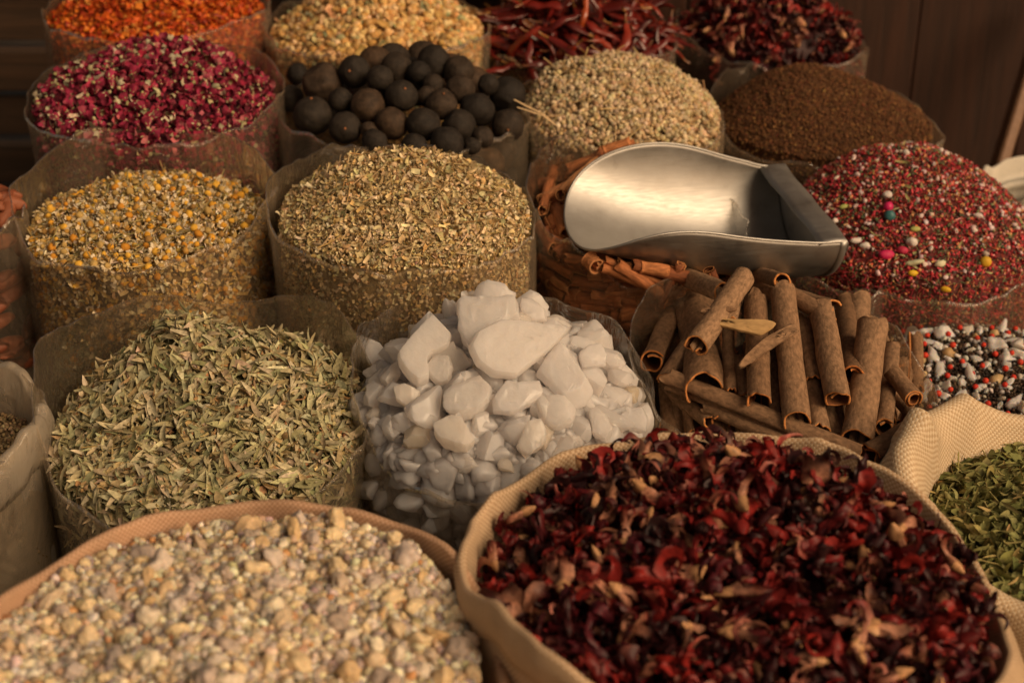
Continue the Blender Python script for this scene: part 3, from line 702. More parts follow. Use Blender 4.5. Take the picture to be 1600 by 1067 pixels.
# ---- black limes
g = B('lime', 630, 170, 388, 2.42)
h = Heap(g, .0, (640, 78, .3), seed=12, rough=0, p=1.9)
LIMEP = [(235, 415, 65), (385, 325, 75), (545, 285, 80), (670, 290, 80), (900, 295, 90), (1060, 315, 85), (370, 465, 115), (545, 400, 90), (690, 440, 75), (780, 380, 90), (905, 405, 68), (985, 470, 60), (1125, 400, 90), (1135, 500, 85), (1290, 470, 60), (1395, 530, 105), (200, 550, 75), (315, 640, 110), (470, 560, 70), (620, 590, 100), (810, 535, 90), (945, 540, 62), (1030, 580, 90), (1230, 610, 100), (495, 710, 90), (755, 690, 95), (930, 690, 95), (1125, 700, 95), (1400, 700, 95), (1260, 765, 62), (628, 725, 50), (660, 790, 75), (880, 815, 75), (1060, 800, 95), (1200, 812, 50)]
LM = []
for k in range(9):
    v, f = ico(4); v = v.copy(); d = nrm(rng.normal(size=(3, 3)))
    v = v*(1+.06*fbm(v, 1.3, k, 2)[:, None]+.012*vnoise(v, 6, k)[:, None])
    if k % 3 == 0: q = v@d[0]; v = v-np.outer(np.maximum(q-.86, 0)*1.5, d[0])        # dented
    for q_ in (0, 2): w_ = v@d[q_]*(-1 if q_ else 1); v = v-np.outer(np.maximum(w_-random.uniform(.84, .95), 0)*.9, d[q_]*(-1 if q_ else 1))
    cr = np.exp(-((v@d[1])/.09)**2)*np.clip(v@d[2], 0, 1); v = v*(1-(.05 if k % 2 else .02)*cr[:, None])    # crease
    v = v*(1-.06*np.exp(-((1-v[:, 2])/.02)**2)[:, None]+.02*np.exp(-((1+v[:, 2])/.03)**2)[:, None])*np.array([1, 1, random.uniform(.9, 1.02)])
    LM.append(mesh_np('dried_lime', v, f, M_LIME))
v, f = ico(2); tip = mesh_np('stem_scar', v*np.array([.085, .085, .04]), f, M_LIMETIP)
pts = []
for (a, b, r) in LIMEP:
    px, py = 400+a/3.556, b/3.556; lo, hi = 2.15, 2.7
    for _ in range(30):
        mid = (lo+hi)/2; q = at(px, py, mid)
        if q[2] > h.z(q[:1], q[1:2])[0]: lo = mid
        else: hi = mid
    q = at(px, py, lo); rad = r/3.556*MPP*depth(q); pts.append([*q, rad])
pts = np.array(pts)
for _ in range(120):
    for i in range(len(pts)):
        for j in range(i):
            d = pts[i, :3]-pts[j, :3]; L = np.linalg.norm(d); o_ = (pts[i, 3]+pts[j, 3])*.96-L
            if o_ > 0:
                v = nrm(pts[i, :3]-CAM); s = 1 if (d@v) > 0 else -1
                pts[i, :3] += v*s*o_*.45; pts[j, :3] -= v*s*o_*.45
order = sorted(range(len(pts)), key=lambda i: -LIMEP[i][1]); rows = {}
rank = {}
for n_, i in enumerate(order): rows.setdefault(min(4, n_//7), []).append(i)
RN = ['near row', 'second row from the near rim', 'middle row', 'second row from the top', 'topmost row']
for rk, ids in rows.items():
    for n_, i in enumerate(sorted(ids, key=lambda i: LIMEP[i][0])): rank[i] = f'black lime, {ORD[n_]} from the left in the {RN[rk]}'
TIPS = {17: (0, -.2, 1), 24: (.1, -1, .3), 7: (-.2, -.9, .35), 28: (0, -1, .1), 20: (.3, -.7, .8), 22: (.2, -.5, 1)}
limes = []
for i, p in enumerate(pts):
    n_ = nrm(np.array(TIPS[i])) if i in TIPS else nrm(rng.normal(size=3)+[0, .8, 0])
    o = obj('dried_lime', LM[i % 9]); setm(o, frames(n_[None])[0], p[:3], p[3]); tag(o, rank[i], 'dried lime', 'black limes heaped in the clear bag')
    if i in TIPS:
        t = obj('stem_scar', tip, o); t.location = (0, 0, .97)
    limes.append(tuple(p))
h2 = Heap(g, -.035, (640, 110, .3), seed=12, rough=0, p=1.9)
for (x, y, z, r) in pack(h2, 44, [random.uniform(.026, .031) for _ in range(44)], sink=1.0, existing=limes):
    if z > h.z(np.array([x]), np.array([y]))[0]-.002: continue
    o = obj('dried_lime', LM[random.randrange(9)]); setm(o, frames(nrm(rng.normal(size=(1, 3))))[0], (x, y, z), r); tag(o, 'dried black lime half hidden under the top limes', 'dried lime', 'black limes heaped in the clear bag')
for k in range(26):          # those pressed against the film below the rim
    a = math.radians(185+k*14.2) if k < 13 else math.radians(180+(k-13)*14.2); z = g.z0-(.06 if k < 13 else .115)
    o = obj('dried_lime', LM[k % 9]); setm(o, frames(nrm(rng.normal(size=(1, 3))))[0], (g.c[0]+(g.R-.036)*math.cos(a), g.c[1]+(g.R-.036)*math.sin(a), z), .028); tag(o, 'dried black lime pressed against the plastic below the rim', 'dried lime', 'black limes heaped in the clear bag')
make_bag('spice_bag', g, {270: 236, 225: 215, 180: 172, 315: 216, 0: 185, 90: 100, 45: 118, 135: 118}, FILMD, 'clear plastic bag holding round black dried limes', seed=6, wob=.007)
# ---- cream seed heads
g = B('cream', 972, 180, 318, 2.50)
h = Heap(g, -.0, (950, 92, .3), seed=14, rough=.01, p=2.6, bumps=[(1040, 100, .25, .22), (850, 112, .25, .2)])
crm = [(.5, .38, .22), (.57, .45, .28), (.42, .3, .16), (.62, .51, .34), (.34, .22, .11), (.45, .37, .24)]
make_stuff('seed_heads', heap_parts(h, [(PR_BUD, 6500, (.0035, .0065), crm, [4, 4, 3, 2, 1, 2], 2, .010, .2), (PR_STEM, 90, (.02, .05), [(.55, .4, .2), (.45, .3, .14)], None, .35, 0, .08)], (.22, .15, .08),
    (PR_BUD, 2600, (.0035, .006), crm, None, 1, .22)), M_SEED, 'pale cream dried seed heads heaped behind the metal scoop', 'seed heads')
stemm = [mesh_np('dry_stem', *tube([[-.5, 0, 0], [-.2, .02*k, .02], [.15, .05, .03*k], [.5, -.02, -.02]], [.016, .02, .018, .012], 6), M_SEED, col=np.tile([.6, .44, .25], (24, 1))) for k in range(3)]
for i, (p1, p2, Y) in enumerate([((803, 156), (872, 196), 2.38), ((808, 168), (868, 194), 2.37), ((948, 176), (978, 210), 2.37), ((868, 92), (874, 110), 2.56), ((908, 95), (900, 108), 2.56)]):
    a, b_ = at(*p1, Y), at(*p2, Y); o = obj('dry_stem', stemm[i % 3]); L = np.linalg.norm(b_-a); setm(o, along(a, b_, [0, -.5, .8]), (a+b_)/2, L)
    tag(o, ['long pale dry stem sticking out toward the black limes', 'lower pale dry stem sticking out beside the black limes', 'thin pale stem lying on the middle of the cream seed heads', 'short pale stem upright on top of the cream seed heads', 'short leaning stem on top of the cream seed heads'][i], 'dry stem', 'stems among the cream seed heads')
make_bag('spice_bag', g, {270: 245, 225: 212, 180: 150, 315: 240, 0: 190, 90: 128, 45: 145, 135: 128}, FILM, 'clear plastic bag holding pale cream seed heads', seed=7)
# ---- brown ground spice
g = B('brown', 1284, 185, 356, 2.64)
h = Heap(g, -.004, (1238, 98, .3), seed=16, rough=.003, p=1.7)
brn = [(.10, .045, .018), (.14, .06, .024), (.075, .033, .014), (.19, .085, .03), (.3, .17, .06)]
make_stuff('ground_spice', heap_parts(h, [(PR_LUMP, 15000, (.0012, .0028), brn, [4, 4, 3, 1, .35], 2, .004, .3), (PR_NEEDLE, 500, (.004, .008), [(.35, .2, .08), (.22, .05, .03)], None, .6, 0, .1)], (.085, .038, .016), (PR_LUMP, 2500, (.0015, .003), brn, None, 1, .12), drop=.003), M_DRY,
    'smooth mound of dark brown ground spice near the wooden wall', 'ground spice')
make_bag('spice_bag', g, {270: 262, 225: 240, 180: 172, 315: 250, 0: 195, 90: 110, 45: 145, 135: 108}, FILM, 'clear plastic bag holding dark brown ground spice', seed=8)
# ---- chamomile
g = B('cham', 232, 335, 384, 2.08)
h = Heap(g, -.012, (245, 282, .45), seed=18, rough=.01, p=2.2)
CM = [chamomile(k) for k in range(24)]; CMM = [mesh_np('chamomile_head', v*.01, f, M_FLOWER, col=c[:, :3]) for v, f, c in CM]
chc = [(.55, .39, .15), (.64, .5, .26), (.44, .27, .07), (.28, .19, .06), (.62, .36, .05), (.72, .63, .43)]
make_stuff('chamomile_flowers', heap_parts(h, [(CM, 260, (.007, .012), [(.4, .3, .1)], None, 1.5, .014, 0), (PR_FLAKE2, 3800, (.004, .010), chc, [3, 3, 2, 1.5, 1.5, 2], .9, .006, .35), (PR_LEAF, 2200, (.006, .012), [(.74, .64, .46), (.64, .53, .35), (.8, .72, .56)], None, 1.1, .003, .3), (PR_STEM, 260, (.02, .045), [(.36, .28, .12), (.25, .2, .08)], None, .4, 0, .08)], (.13, .08, .025),
    [(CM, 1100, (.007, .012), [(.4, .3, .1)], None, 1.3, .36), (PR_FLAKE, 6500, (.006, .014), chc, [3, 3, 2, 2, 1, 2], .5, .36)], drop=.014), M_FLOWER, 'crumbled dried chamomile petals and stalks between the flower heads', 'chamomile')
xs, ys = spaced(h, 300, .0152)
for i in range(len(xs)):
    o = obj('chamomile_head', CMM[i % 24]); setm(o, frames(nrm(rng.normal(size=(1, 3))+[0, -.1, .7]))[0], (xs[i], ys[i], h.z(xs[i:i+1], ys[i:i+1])[0]+.004), random.uniform(.75, 1.4))
    tag(o, 'dried yellow chamomile flower head '+whereabouts(h, xs[i], ys[i]), 'chamomile', 'chamomile flower heads in the clear bag')
make_bag('spice_bag', g, {180: 300, 135: 215, 90: 208, 45: 228, 0: 300, 315: 388, 270: 424, 225: 410}, FILM, 'tall clear plastic bag holding yellow chamomile, its far side standing high', seed=9, wob=.006, square=.1)
# ---- pale crushed herb
g = B('herb', 632, 318, 412, 2.05)
h = Heap(g, -.012, (610, 228, .3), seed=20, rough=.007, p=1.35)
hrb = [(.55, .42, .22), (.64, .51, .3), (.44, .33, .16), (.7, .59, .39), (.38, .25, .11), (.58, .39, .16), (.48, .42, .24)]
make_stuff('crushed_herb', heap_parts(h, [(PR_FLAKE2, 15500, (.0035, .008), hrb, [4, 4, 3, 2, 1, 1, 2], .8, .008, .2), (PR_FLAKE, 1300, (.006, .014), hrb, [4, 4, 3, 2, 1, 1, 2], .8, .002, .3), (PR_STEM, 260, (.015, .04), [(.4, .26, .1), (.5, .38, .2)], None, .3, 0, .08)], (.2, .14, .06),
    (PR_FLAKE2, 9500, (.0045, .010), hrb, None, .5, .3), drop=.008), M_DRY, 'cone of pale crushed dried herb rising above its bag', 'dried herb')
make_bag('spice_bag', g, {180: 288, 135: 238, 90: 250, 45: 275, 0: 345, 315: 402, 270: 424, 225: 392}, FILM, 'clear plastic bag holding a cone of pale crushed herb', seed=10, wob=.005)
# ---- cinnamon
g = B('cinn', 1000, 345, 336, 2.15)
CQ = []
for k in range(10):
    L = random.uniform(.8, 1.2); v, f, mi = quill(L*.12, random.uniform(.008, .0115), random.choice(['double', 'spiral', 'single']), 50+k, .0016, 10, .35, rough=.09)
    CQ.append(mesh_np('cinnamon_stick', v, f, [M_CIN, M_CIN, M_CINCUT], mi=mi))
p_tip = at(892, 348, 2.06); p_far = at(1222, 263, 2.26); p_near = at(1325, 380, 2.035)
S_c = (p_far+p_near)/2; S_ax = nrm(p_tip-S_c); S_L = np.linalg.norm(p_tip-S_c); S_ch = p_near-p_far; S_W = np.linalg.norm(S_ch); S_y = nrm(S_ch-S_ax*np.dot(S_ch, S_ax)); S_z = nrm(np.cross(S_ax, S_y)); S_z = S_z if S_z[2] > 0 else -S_z
S_y = np.cross(S_z, S_ax); S_D = S_W*.42
def in_scoop(P):
    for k in np.linspace(0, 1, 5):
        q = P[0]*(1-k)+P[1]*k-S_c; x, y, z = q@S_ax, q@S_y, q@S_z
        u = np.clip(x/S_L, 0, 1); fl = -S_D*np.sqrt(max(0, 1-min(1, (y/(S_W*.52))**2)))+S_D*.78*max(0, u-.1)**1.5/.85
        if -.02 < x < S_L+.01 and abs(y) < S_W*.54 and z > fl-.012: return True
    return False
def put_cin(p, q, mid, label, group='cinnamon sticks in the clear bag', me=None):
    for _ in range(40):
        if not in_scoop((p, q)): break
        p = p-S_z*.006; q = q-S_z*.006
    L = np.linalg.norm(q-p); o = obj('cinnamon_stick', me or random.choice(CQ)); setm(o, along(p, q, nrm(rng.normal(size=3))), (p+q)/2, (L/.12, 1, 1)); tag(o, label, 'cinnamon', group)
def zc(px, py, lift=0, hh=None):
    """point on a heap under a picture position, a little above it"""
    lo, hi = hh.g.Y-hh.R*1.1, hh.g.Y+hh.R*1.1
    for _ in range(30):
        mid = (lo+hi)/2; q = at(px, py, mid)
        if q[2]-lift > hh.z(q[:1], q[1:2])[0]: lo = mid
        else: hi = mid
    return at(px, py, lo)
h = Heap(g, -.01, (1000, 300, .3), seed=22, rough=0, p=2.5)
V, F, T, C = h.body(drop=.11, deep=.35, col=(.06, .022, .01)); V[:, :2] = g.c[:2]+(V[:, :2]-g.c[:2])*.62  # dark tint stands in for shade between the sticks
tag(obj('cinnamon_bits', mesh_np('cinnamon_bits', V, [F, T], M_DRY, col=C)), 'broken cinnamon bark painted dark as gap shade, filling the bag beneath the sticks', 'cinnamon', kind='stuff')
for (p1, p2, lab) in [((852, 272), (884, 345), 'thick cinnamon stick standing upright by the left end of the scoop'), ((868, 352), (900, 362), 'short cinnamon stick lying just below the upright one'), ((884, 380), (1040, 404), 'long cinnamon stick lying right under the near edge of the scoop'), ((936, 404), (1040, 446), 'long orange cinnamon stick slanting down to the near rim of its bag'), ((1048, 402), (1100, 424), 'curled cinnamon stick poking out under the scoop with its end toward us'), ((1034, 466), (1062, 416), 'dark cinnamon stick leaning against the cassia bag rim'), ((1000, 418), (1046, 424), 'short cinnamon stick under the scoop beside the slanting long one'), ((895, 262), (985, 228), 'cinnamon stick showing behind the far edge of the scoop'), ((915, 262), (940, 235), 'dark cinnamon stick behind the rounded lip of the scoop'), ((945, 236), (985, 222), 'cinnamon stick tip peeping over the far edge of the scoop'), ((1108, 420), (1116, 440), 'cinnamon stub between the scoop and the cassia'), ((920, 398), (934, 412), 'tiny cinnamon stub left of the slanting long stick'), ((850, 312), (912, 278), 'cinnamon stick lying behind the upright one'), ((848, 330), (866, 262), 'slim cinnamon stick at the left rim of its bag'), ((868, 372), (905, 345), 'cinnamon stick half under the rounded lip of the scoop'), ((880, 300), (935, 250), 'long cinnamon stick slanting up behind the scoop lip'), ((960, 412), (1035, 462), 'cinnamon stick low by the near rim below the slanting one'), ((990, 408), (1080, 430), 'cinnamon stick crossing under the scoop belly')]:
    put_cin(zc(*p1, .022, h), zc(*p2, .022, h), None, lab)
for i in range(110):
    a = rng.uniform(-.6, .6) if i % 3 else rng.uniform(0, PI); x, y = h.pts(1, .6); z = h.z(x, y)[0]-rng.uniform(.0, .035); L = rng.uniform(.04, .075); d = np.array([math.cos(a), math.sin(a), rng.uniform(-.15, .15)])*L
    m = np.array([x[0], y[0], z])
    while max(np.hypot(*((m+s_*d)[:2]-g.c[:2])) for s_ in (-1, 1)) > g.R*.9 and np.hypot(*d[:2]) > .02: d *= .9
    put_cin(m-d, m+d, None, 'short reddish cinnamon stick heaped under the metal scoop')
for i in range(125):
    a = math.radians(rng.uniform(185, 355)); z = g.z0-.0-rng.uniform(0, 1)*.19; rr = h.R*(1.0 if i % 3 else .9)*(1-.03*(g.z0-z)/.4); L = rng.uniform(.035, .06)
    t = np.array([-math.sin(a), math.cos(a), rng.uniform(-.22, .22)])*L; m = np.array([g.c[0]+rr*math.cos(a), g.c[1]+rr*math.sin(a), z]); m[:2] -= np.array([math.cos(a), math.sin(a)])*(L*L/(2*rr)+.004)
    put_cin(m-t, m+t, None, 'cinnamon stick seen through the plastic side of its bag')
make_bag('spice_bag', g, {180: 285, 225: 370, 270: 440, 315: 440, 0: 350, 90: 268, 135: 225, 45: 300}, FILMC, 'clear plastic bag holding orange brown cinnamon sticks under the scoop', seed=11, wob=.01)
# ---- red mixed salt
g = B('redmix', 1420, 368, 424, 2.30)
h = Heap(g, .016, (1408, 223, .3), seed=24, rough=.006, p=2.0)
red = [(.5, .05, .07), (.4, .03, .045), (.55, .11, .06), (.55, .3, .13), (.1, .12, .06), (.09, .06, .05), (.62, .27, .26), (.22, .22, .1)]
make_stuff('red_spice_mix', heap_parts(h, [(PR_NEEDLE, 6500, (.005, .011), red, [5, 4, 4, 2, 3, 3, 1, 1], .8, .004, .1), (PR_FLAKE, 2500, (.004, .009), red, [5, 4, 4, 2, 2, 2, 2, 1], .8, .002, .2), (PR_LUMP, 3500, (.0015, .0035), red, [3, 3, 1, 1, 3, 4, 1, 1], 2, .003, .4), (PR_CRYST, 260, (.003, .006), [(.66, .55, .52), (.6, .45, .44), (.55, .44, .42)], None, 2, .002, .3), (PR_LEAF, 70, (.012, .026), [(.3, .3, .12), (.4, .36, .18)], None, .5, 0, .1)], (.12, .02, .018),
    [(PR_NEEDLE, 9000, (.005, .012), red, [5, 4, 4, 2, 3, 3, 1, 1], .5, .2), (PR_LUMP, 2500, (.0015, .0035), red, None, 1, .2)], drop=.004), M_SALTMIX, 'bright red spice mix with threads, green bits and white salt', 'spice mix')
cand = [((1388, 323), 9, (.55, .02, .12), 'round hot pink sweet on the red spice mix', 1), ((1390, 337), 10, (.04, .14, .15), 'dark teal bead just below the pink sweet', 1), ((1385, 398), 15, (.5, .02, .1), 'big oval pink sweet near the front of the red mix', .6), ((1410, 391), 10, (.45, .03, .08), 'smaller crimson sweet beside the big pink one', .7), ((1319, 323), 9, (.36, .4, .12), 'pale green pod lying near the scoop back plate', .5), ((1430, 358), 10, (.38, .4, .12), 'curved light green pod in the middle of the red mix', .5), ((1430, 410), 16, (.5, .5, .33), 'long pale green shell shard at the front of the red mix', .35), ((1469, 412), 11, (.6, .57, .4), 'cream shell piece beside the long green shard', .6), ((1427, 427), 10, (.65, .42, .02), 'flat yellow sweet in front of the green shard', .6), ((1540, 409), 11, (.62, .38, .03), 'round yellow sweet near the right rim', .9), ((1478, 452), 9, (.6, .38, .02), 'yellow sweet half hidden by the plastic rim', .6), ((1352, 384), 10, (.66, .6, .56), 'white salt lump by the near corner of the scoop', .6), ((1338, 376), 10, (.66, .6, .56), 'white salt lump touching the scoop corner', .6), ((1425, 378), 10, (.66, .6, .56), 'clustered white salt lump above the shell shards', .8), ((1386, 305), 8, (.6, .55, .52), 'pale salt crystal above the pink sweet', .9), ((1421, 225), 10, (.66, .6, .56), 'white salt crystal on the very top of the red mix', .5), ((1416, 239), 6, (.6, .55, .5), 'small white salt bead just below the top crystal', 1), ((1528, 337), 9, (.6, .52, .5), 'pinkish salt crystal on the right slope of the red mix', .5)]
for (p, r, c, lab, fl) in cand:
    q = zc(*p, .002, h); rad = .88*r*MPP*depth(q); v, f = lumps(1, 3, .08 if 'salt' not in lab and 'shell' not in lab else .25, (1, 1))[0]
    m = tint_mat('sweet_coating', .4, var=.08, bmp=.05) if fl == 1 else tint_mat('sweet_surface', .5, var=.15, bmp=.2, sss=.2)
    o = obj('spice_piece' if 'sweet' not in lab else 'sugar_sweet', mesh_np('sugar_sweet', v*np.array([1, fl, fl]), f, m, col=np.tile(c, (len(v), 1)))); setm(o, along([0, 0, 0], [1, random.uniform(-.3, .3), random.uniform(-.2, .2)], h.n(q[:1], q[1:2])[0]), q, rad)
    tag(o, lab, 'sweet' if 'sweet' in lab or 'bead' in lab else ('salt' if 'salt' in lab else 'spice piece'))
make_bag('spice_bag', g, {270: 470, 225: 440, 315: 442, 0: 375, 45: 300, 180: 365}, FILMD, 'clear plastic bag holding the bright red spice mix', seed=12)
# ---- senna leaves
g = B('senna', 326, 640, 512, 1.72)
h = Heap(g, -.03, (330, 520, .45), seed=26, rough=.012, p=2.0, bumps=[(272, 497, .5, .22), (470, 540, .42, .2), (545, 590, .2, .2)])
sen = [(.34, .31, .17), (.42, .385, .23), (.27, .25, .135), (.53, .47, .3), (.36, .27, .135), (.46, .405, .24), (.32, .305, .19)]
make_stuff('senna_leaves', heap_parts(h, [(PR_LEAF, 3300, (.021, .045), sen, [4, 4, 3, 2, 1, 2, 2], .75, .014, .05), (PR_LEAF, 1500, (.018, .044), sen, [4, 4, 3, 3, 1, 2, 2], .6, .0, .12), (PR_LEAFW, 260, (.014, .024), sen, None, .7, 0, .2), (PR_STEM, 160, (.02, .045), [(.36, .28, .13), (.28, .2, .08)], None, .35, 0, .1), (PR_FLAKE2, 1600, (.004, .012), [(.5, .4, .2), (.4, .3, .14), (.4, .22, .1)], None, .8, 0, .3)], (.075, .07, .028),
    (PR_LEAF, 3000, (.020, .042), sen, None, .35, .3), drop=.012), M_DRY, 'heap of dry grey green senna leaves in the near bag', 'senna leaves')
make_bag('spice_bag', g, {180: 556, 135: 482, 90: 474, 45: 482, 0: 640, 315: 775, 270: 830, 225: 770}, FILM, 'wide clear plastic bag holding dry green senna leaves', seed=13, wob=.006)
# ---- alum crystals
g = B('alum', 783, 612, 466, 1.74)
h = Heap(g, -.012, (770, 470, .35), seed=28, rough=0, p=1.5)
def shard(out, thick, seed, cen=None, sub=44, broken=True):
    """rounded slab from a picture outline (crop pixels), faceted by fine noise"""
    P = np.array(out, float); c = P.mean(0) if cen is None else np.array(cen, float); Q = P-c; a = np.arctan2(-Q[:, 1], Q[:, 0]); o_ = np.argsort(a); a = a[o_]; Q = Q[o_]
    ph = np.linspace(-PI, PI, sub*10, endpoint=False); rho = []
    for t in ph:
        d = np.array([math.cos(t), -math.sin(t)]); best = 0
        for i in range(len(Q)):
            p, q = Q[i], Q[(i+1) % len(Q)]; e = q-p; den = d[0]*e[1]-d[1]*e[0]
            if abs(den) < 1e-9: continue
            s = (p[0]*e[1]-p[1]*e[0])/den; k = (p[0]*d[1]-p[1]*d[0])/den
            if s > 0 and -1e-6 <= k <= 1+1e-6: best = max(best, s)
        rho.append(best)
    rho = np.array(rho); 
    for _ in range(3 if broken else 14): rho = (np.roll(rho, 1)+2*rho+np.roll(rho, -1))/4
    D, F = ico(5 if broken else 6); az = np.arctan2(D[:, 1], D[:, 0]); el = np.arcsin(np.clip(D[:, 2], -1, 1))
    rr = np.interp(az, np.append(ph, PI), np.append(rho, rho[0])); cr = abs(np.cos(el))**.42
    V = np.stack([cr*rr*np.cos(az), cr*rr*np.sin(az), np.clip(np.sin(el)*1.7, -1, 1)*thick*.8], -1)
    S = rho.mean(); V = V+(.06 if broken else .012)*S*np.stack([fbm(V/S, 1.4, seed+k*7, 2) for k in range(3)], -1)
    V = V+(.03 if broken else .006)*S*np.stack([1-2*abs(vnoise(V/S, 3.2, seed+k*5)) for k in range(3)], -1)
    for _ in range(9 if broken else 0):                      # broken faces
        d = nrm(rng.normal(size=3)*[1, 1, 1.3]); q = (V/[S, S, thick])@d; hh = np.quantile(q, random.uniform(.90, .985)); V = V-np.outer(np.maximum(q-hh, 0)*.8, d)*[S, S, thick]
    V = V+(.010 if broken else .006)*S*np.stack([fbm(V/S, 5, seed+k*3, 2) for k in range(3)], -1)
    return V, F, c
ALUMS = []
hero = [([(640, 380), (680, 300), (800, 235), (900, 228), (1060, 240), (1180, 240), (1110, 310), (1050, 370), (970, 440), (880, 515), (760, 510), (680, 460)], 60, (860, 365), .03, 'largest flat white alum shard with a sharp right edge, on top of the pile'), ([(580, 150), (600, 128), (885, 118), (905, 235), (760, 330), (650, 370), (605, 320)], 90, (740, 220), .02, 'blocky white alum chunk just behind the largest shard'), ([(662, 115), (690, 55), (740, 38), (825, 50), (850, 85), (885, 95), (880, 130), (760, 150)], 60, (765, 95), .02, 'white alum chunk at the very top of the pile'), ([(460, 185), (560, 290), (545, 365), (460, 400), (440, 440), (455, 530), (400, 560), (340, 510), (300, 450), (290, 410), (330, 350), (400, 260)], 70, (400, 400), .02, 'curved white alum piece left of the largest shard'), ([(1100, 348), (1150, 380), (1190, 450), (1268, 590), (1230, 650), (1190, 705), (1130, 640), (1060, 580), (980, 500), (1020, 440)], 70, (1125, 520), .015, 'upright bright alum piece right of the largest shard'), ([(830, 525), (880, 548), (1010, 520), (1035, 605), (930, 660), (870, 700), (765, 692), (770, 620)], 60, (890, 615), .012, 'angular alum piece in front of the largest shard'), ([(445, 770), (470, 740), (540, 700), (620, 720), (680, 840), (640, 885), (580, 880), (520, 850)], 60, (565, 790), .012, 'pale alum piece near the front rim'), ([(520, 600), (580, 545), (700, 500), (770, 580), (750, 650), (690, 700), (620, 722), (520, 690)], 70, (640, 620), .006, 'broad alum piece in the middle of the pile'), ([(1005, 680), (1040, 600), (1130, 600), (1185, 670), (1160, 740), (1090, 780), (1020, 750)], 60, (1090, 690), .008, 'rounded alum piece under the upright bright one'), ([(885, 860), (930, 740), (1000, 715), (1040, 770), (1035, 850), (930, 910)], 55, (965, 815), .008, 'smooth alum piece low on the right front'), ([(115, 320), (130, 305), (200, 345), (275, 420), (255, 470), (200, 480), (150, 450), (125, 385)], 50, (190, 400), .008, 'pointed alum piece by the left rim'), ([(280, 230), (330, 195), (420, 200), (440, 250), (380, 300), (330, 345), (285, 300)], 60, (350, 260), .008, 'grey white alum piece behind the curved one'), ([(1190, 400), (1240, 360), (1310, 350), (1335, 400), (1330, 460), (1210, 470)], 50, (1265, 415), .008, 'alum lump by the right rim below the shard tip'), ([(1250, 660), (1280, 645), (1330, 690), (1368, 780), (1340, 840), (1270, 800), (1255, 730)], 45, (1310, 745), .008, 'slim upright alum piece at the right front'), ([(1395, 710), (1460, 670), (1520, 668), (1545, 710), (1530, 790), (1450, 770)], 45, (1470, 725), .006, 'alum piece lowest by the right rim'), ([(270, 560), (330, 545), (400, 580), (415, 640), (340, 660), (290, 630)], 50, (340, 600), .006, 'alum lump below the curved piece'), ([(900, 110), (960, 120), (1030, 180), (1045, 235), (960, 240), (905, 200)], 50, (965, 185), .0, 'clear grey alum piece behind the shard'), ([(440, 450), (480, 405), (550, 410), (570, 470), (550, 540), (470, 545), (435, 490)], 50, (505, 475), .0, 'yellowish alum lump tucked beside the curved piece')]
n_v = nrm(np.array([0, -.62, .78])); Rv = along([0, 0, 0], [1, 0, 0], n_v)
for i, (out, th, cen, lift, lab) in enumerate(hero):
    V, F, c = shard(out, th*.95, i+3, cen, broken=(i > 0 and i != 3)); px, py = 530+c[0]/3.2, 430+c[1]/3.2; q = zc(px, py, .014+lift*.8, h); s = MPP*depth(q)/3.2
    fs = 1/np.dot(n_v, nrm(CAM-q)); V[:, 1] *= fs
    tl = frames(nrm(n_v+rng.normal(0, .12, 3))[None])[0]; x = nrm(np.array([1, 0, 0])-tl[:, 2]*tl[0, 2]); tl = np.stack([x, np.cross(tl[:, 2], x), tl[:, 2]], -1)
    me = mesh_np('alum_chunk', V*s, F, M_ALUM); me.set_sharp_from_angle(angle=math.radians(24 if i not in (0, 3) else 75)); o = obj('alum_chunk', me); setm(o, tl, q); tag(o, lab, 'alum', 'white alum chunks in the clear bag'); ALUMS.append((q[0], q[1], q[2]-.02, np.sqrt(abs(np.ptp(V[:, 0])*np.ptp(V[:, 1])))*s*.36))
AM = [mesh_np('alum_chunk', v*.02, f, M_ALUM) for v, f in lumps(26, 4, .34, (.5, .95), 1.5, facets=13, fine=.018)]
for m_ in AM: m_.set_sharp_from_angle(angle=math.radians(26))
rad = [random.uniform(.018, .027) for _ in range(190)]+[random.uniform(.011, .018) for _ in range(410)]
hl = Heap(g, -.012, (770, 482, .35), seed=28, rough=0, p=1.6, fr=.96); nput = 0
for (x, y, z, r) in pack(hl, 600, rad, sink=.1, existing=ALUMS, tries=14, fit=.72, perch=.8, rmax=1.01):
    if nput >= 278 or y > g.c[1]+g.R*.55: continue
    nput += 1; o = obj('alum_chunk', random.choice(AM)); setm(o, frames(nrm(rng.normal(size=(1, 3))))[0], (x, y, z), r*1.22/.02); tag(o, ('middling' if r > .017 else 'small')+' white alum lump '+whereabouts(h, x, y), 'alum', 'white alum chunks in the clear bag')
PRA = lumps(16, 3, .36, (.5, .95), 1.4, facets=10, fine=.02)
hs = Heap(g, -.019, (770, 488, .35), seed=28, rough=0, p=1.6, fr=.885)
make_stuff('alum_rubble', heap_parts(hs, [(PRA, 420, (.02, .034), [(.8, .8, .8)], None, 2, .008, 0)], (.6, .54, .46), (PRA, 300, (.022, .038), [(.8, .8, .8)], None, 2, .2), drop=.02), M_ALUM, 'packed small white alum rubble between and beneath the larger chunks', 'alum')
make_bag('spice_bag', g, {180: 560, 135: 485, 90: 462, 45: 500, 0: 640, 315: 745, 270: 790, 225: 745}, FILM, 'clear plastic bag holding white alum crystals', seed=14, wob=.006)
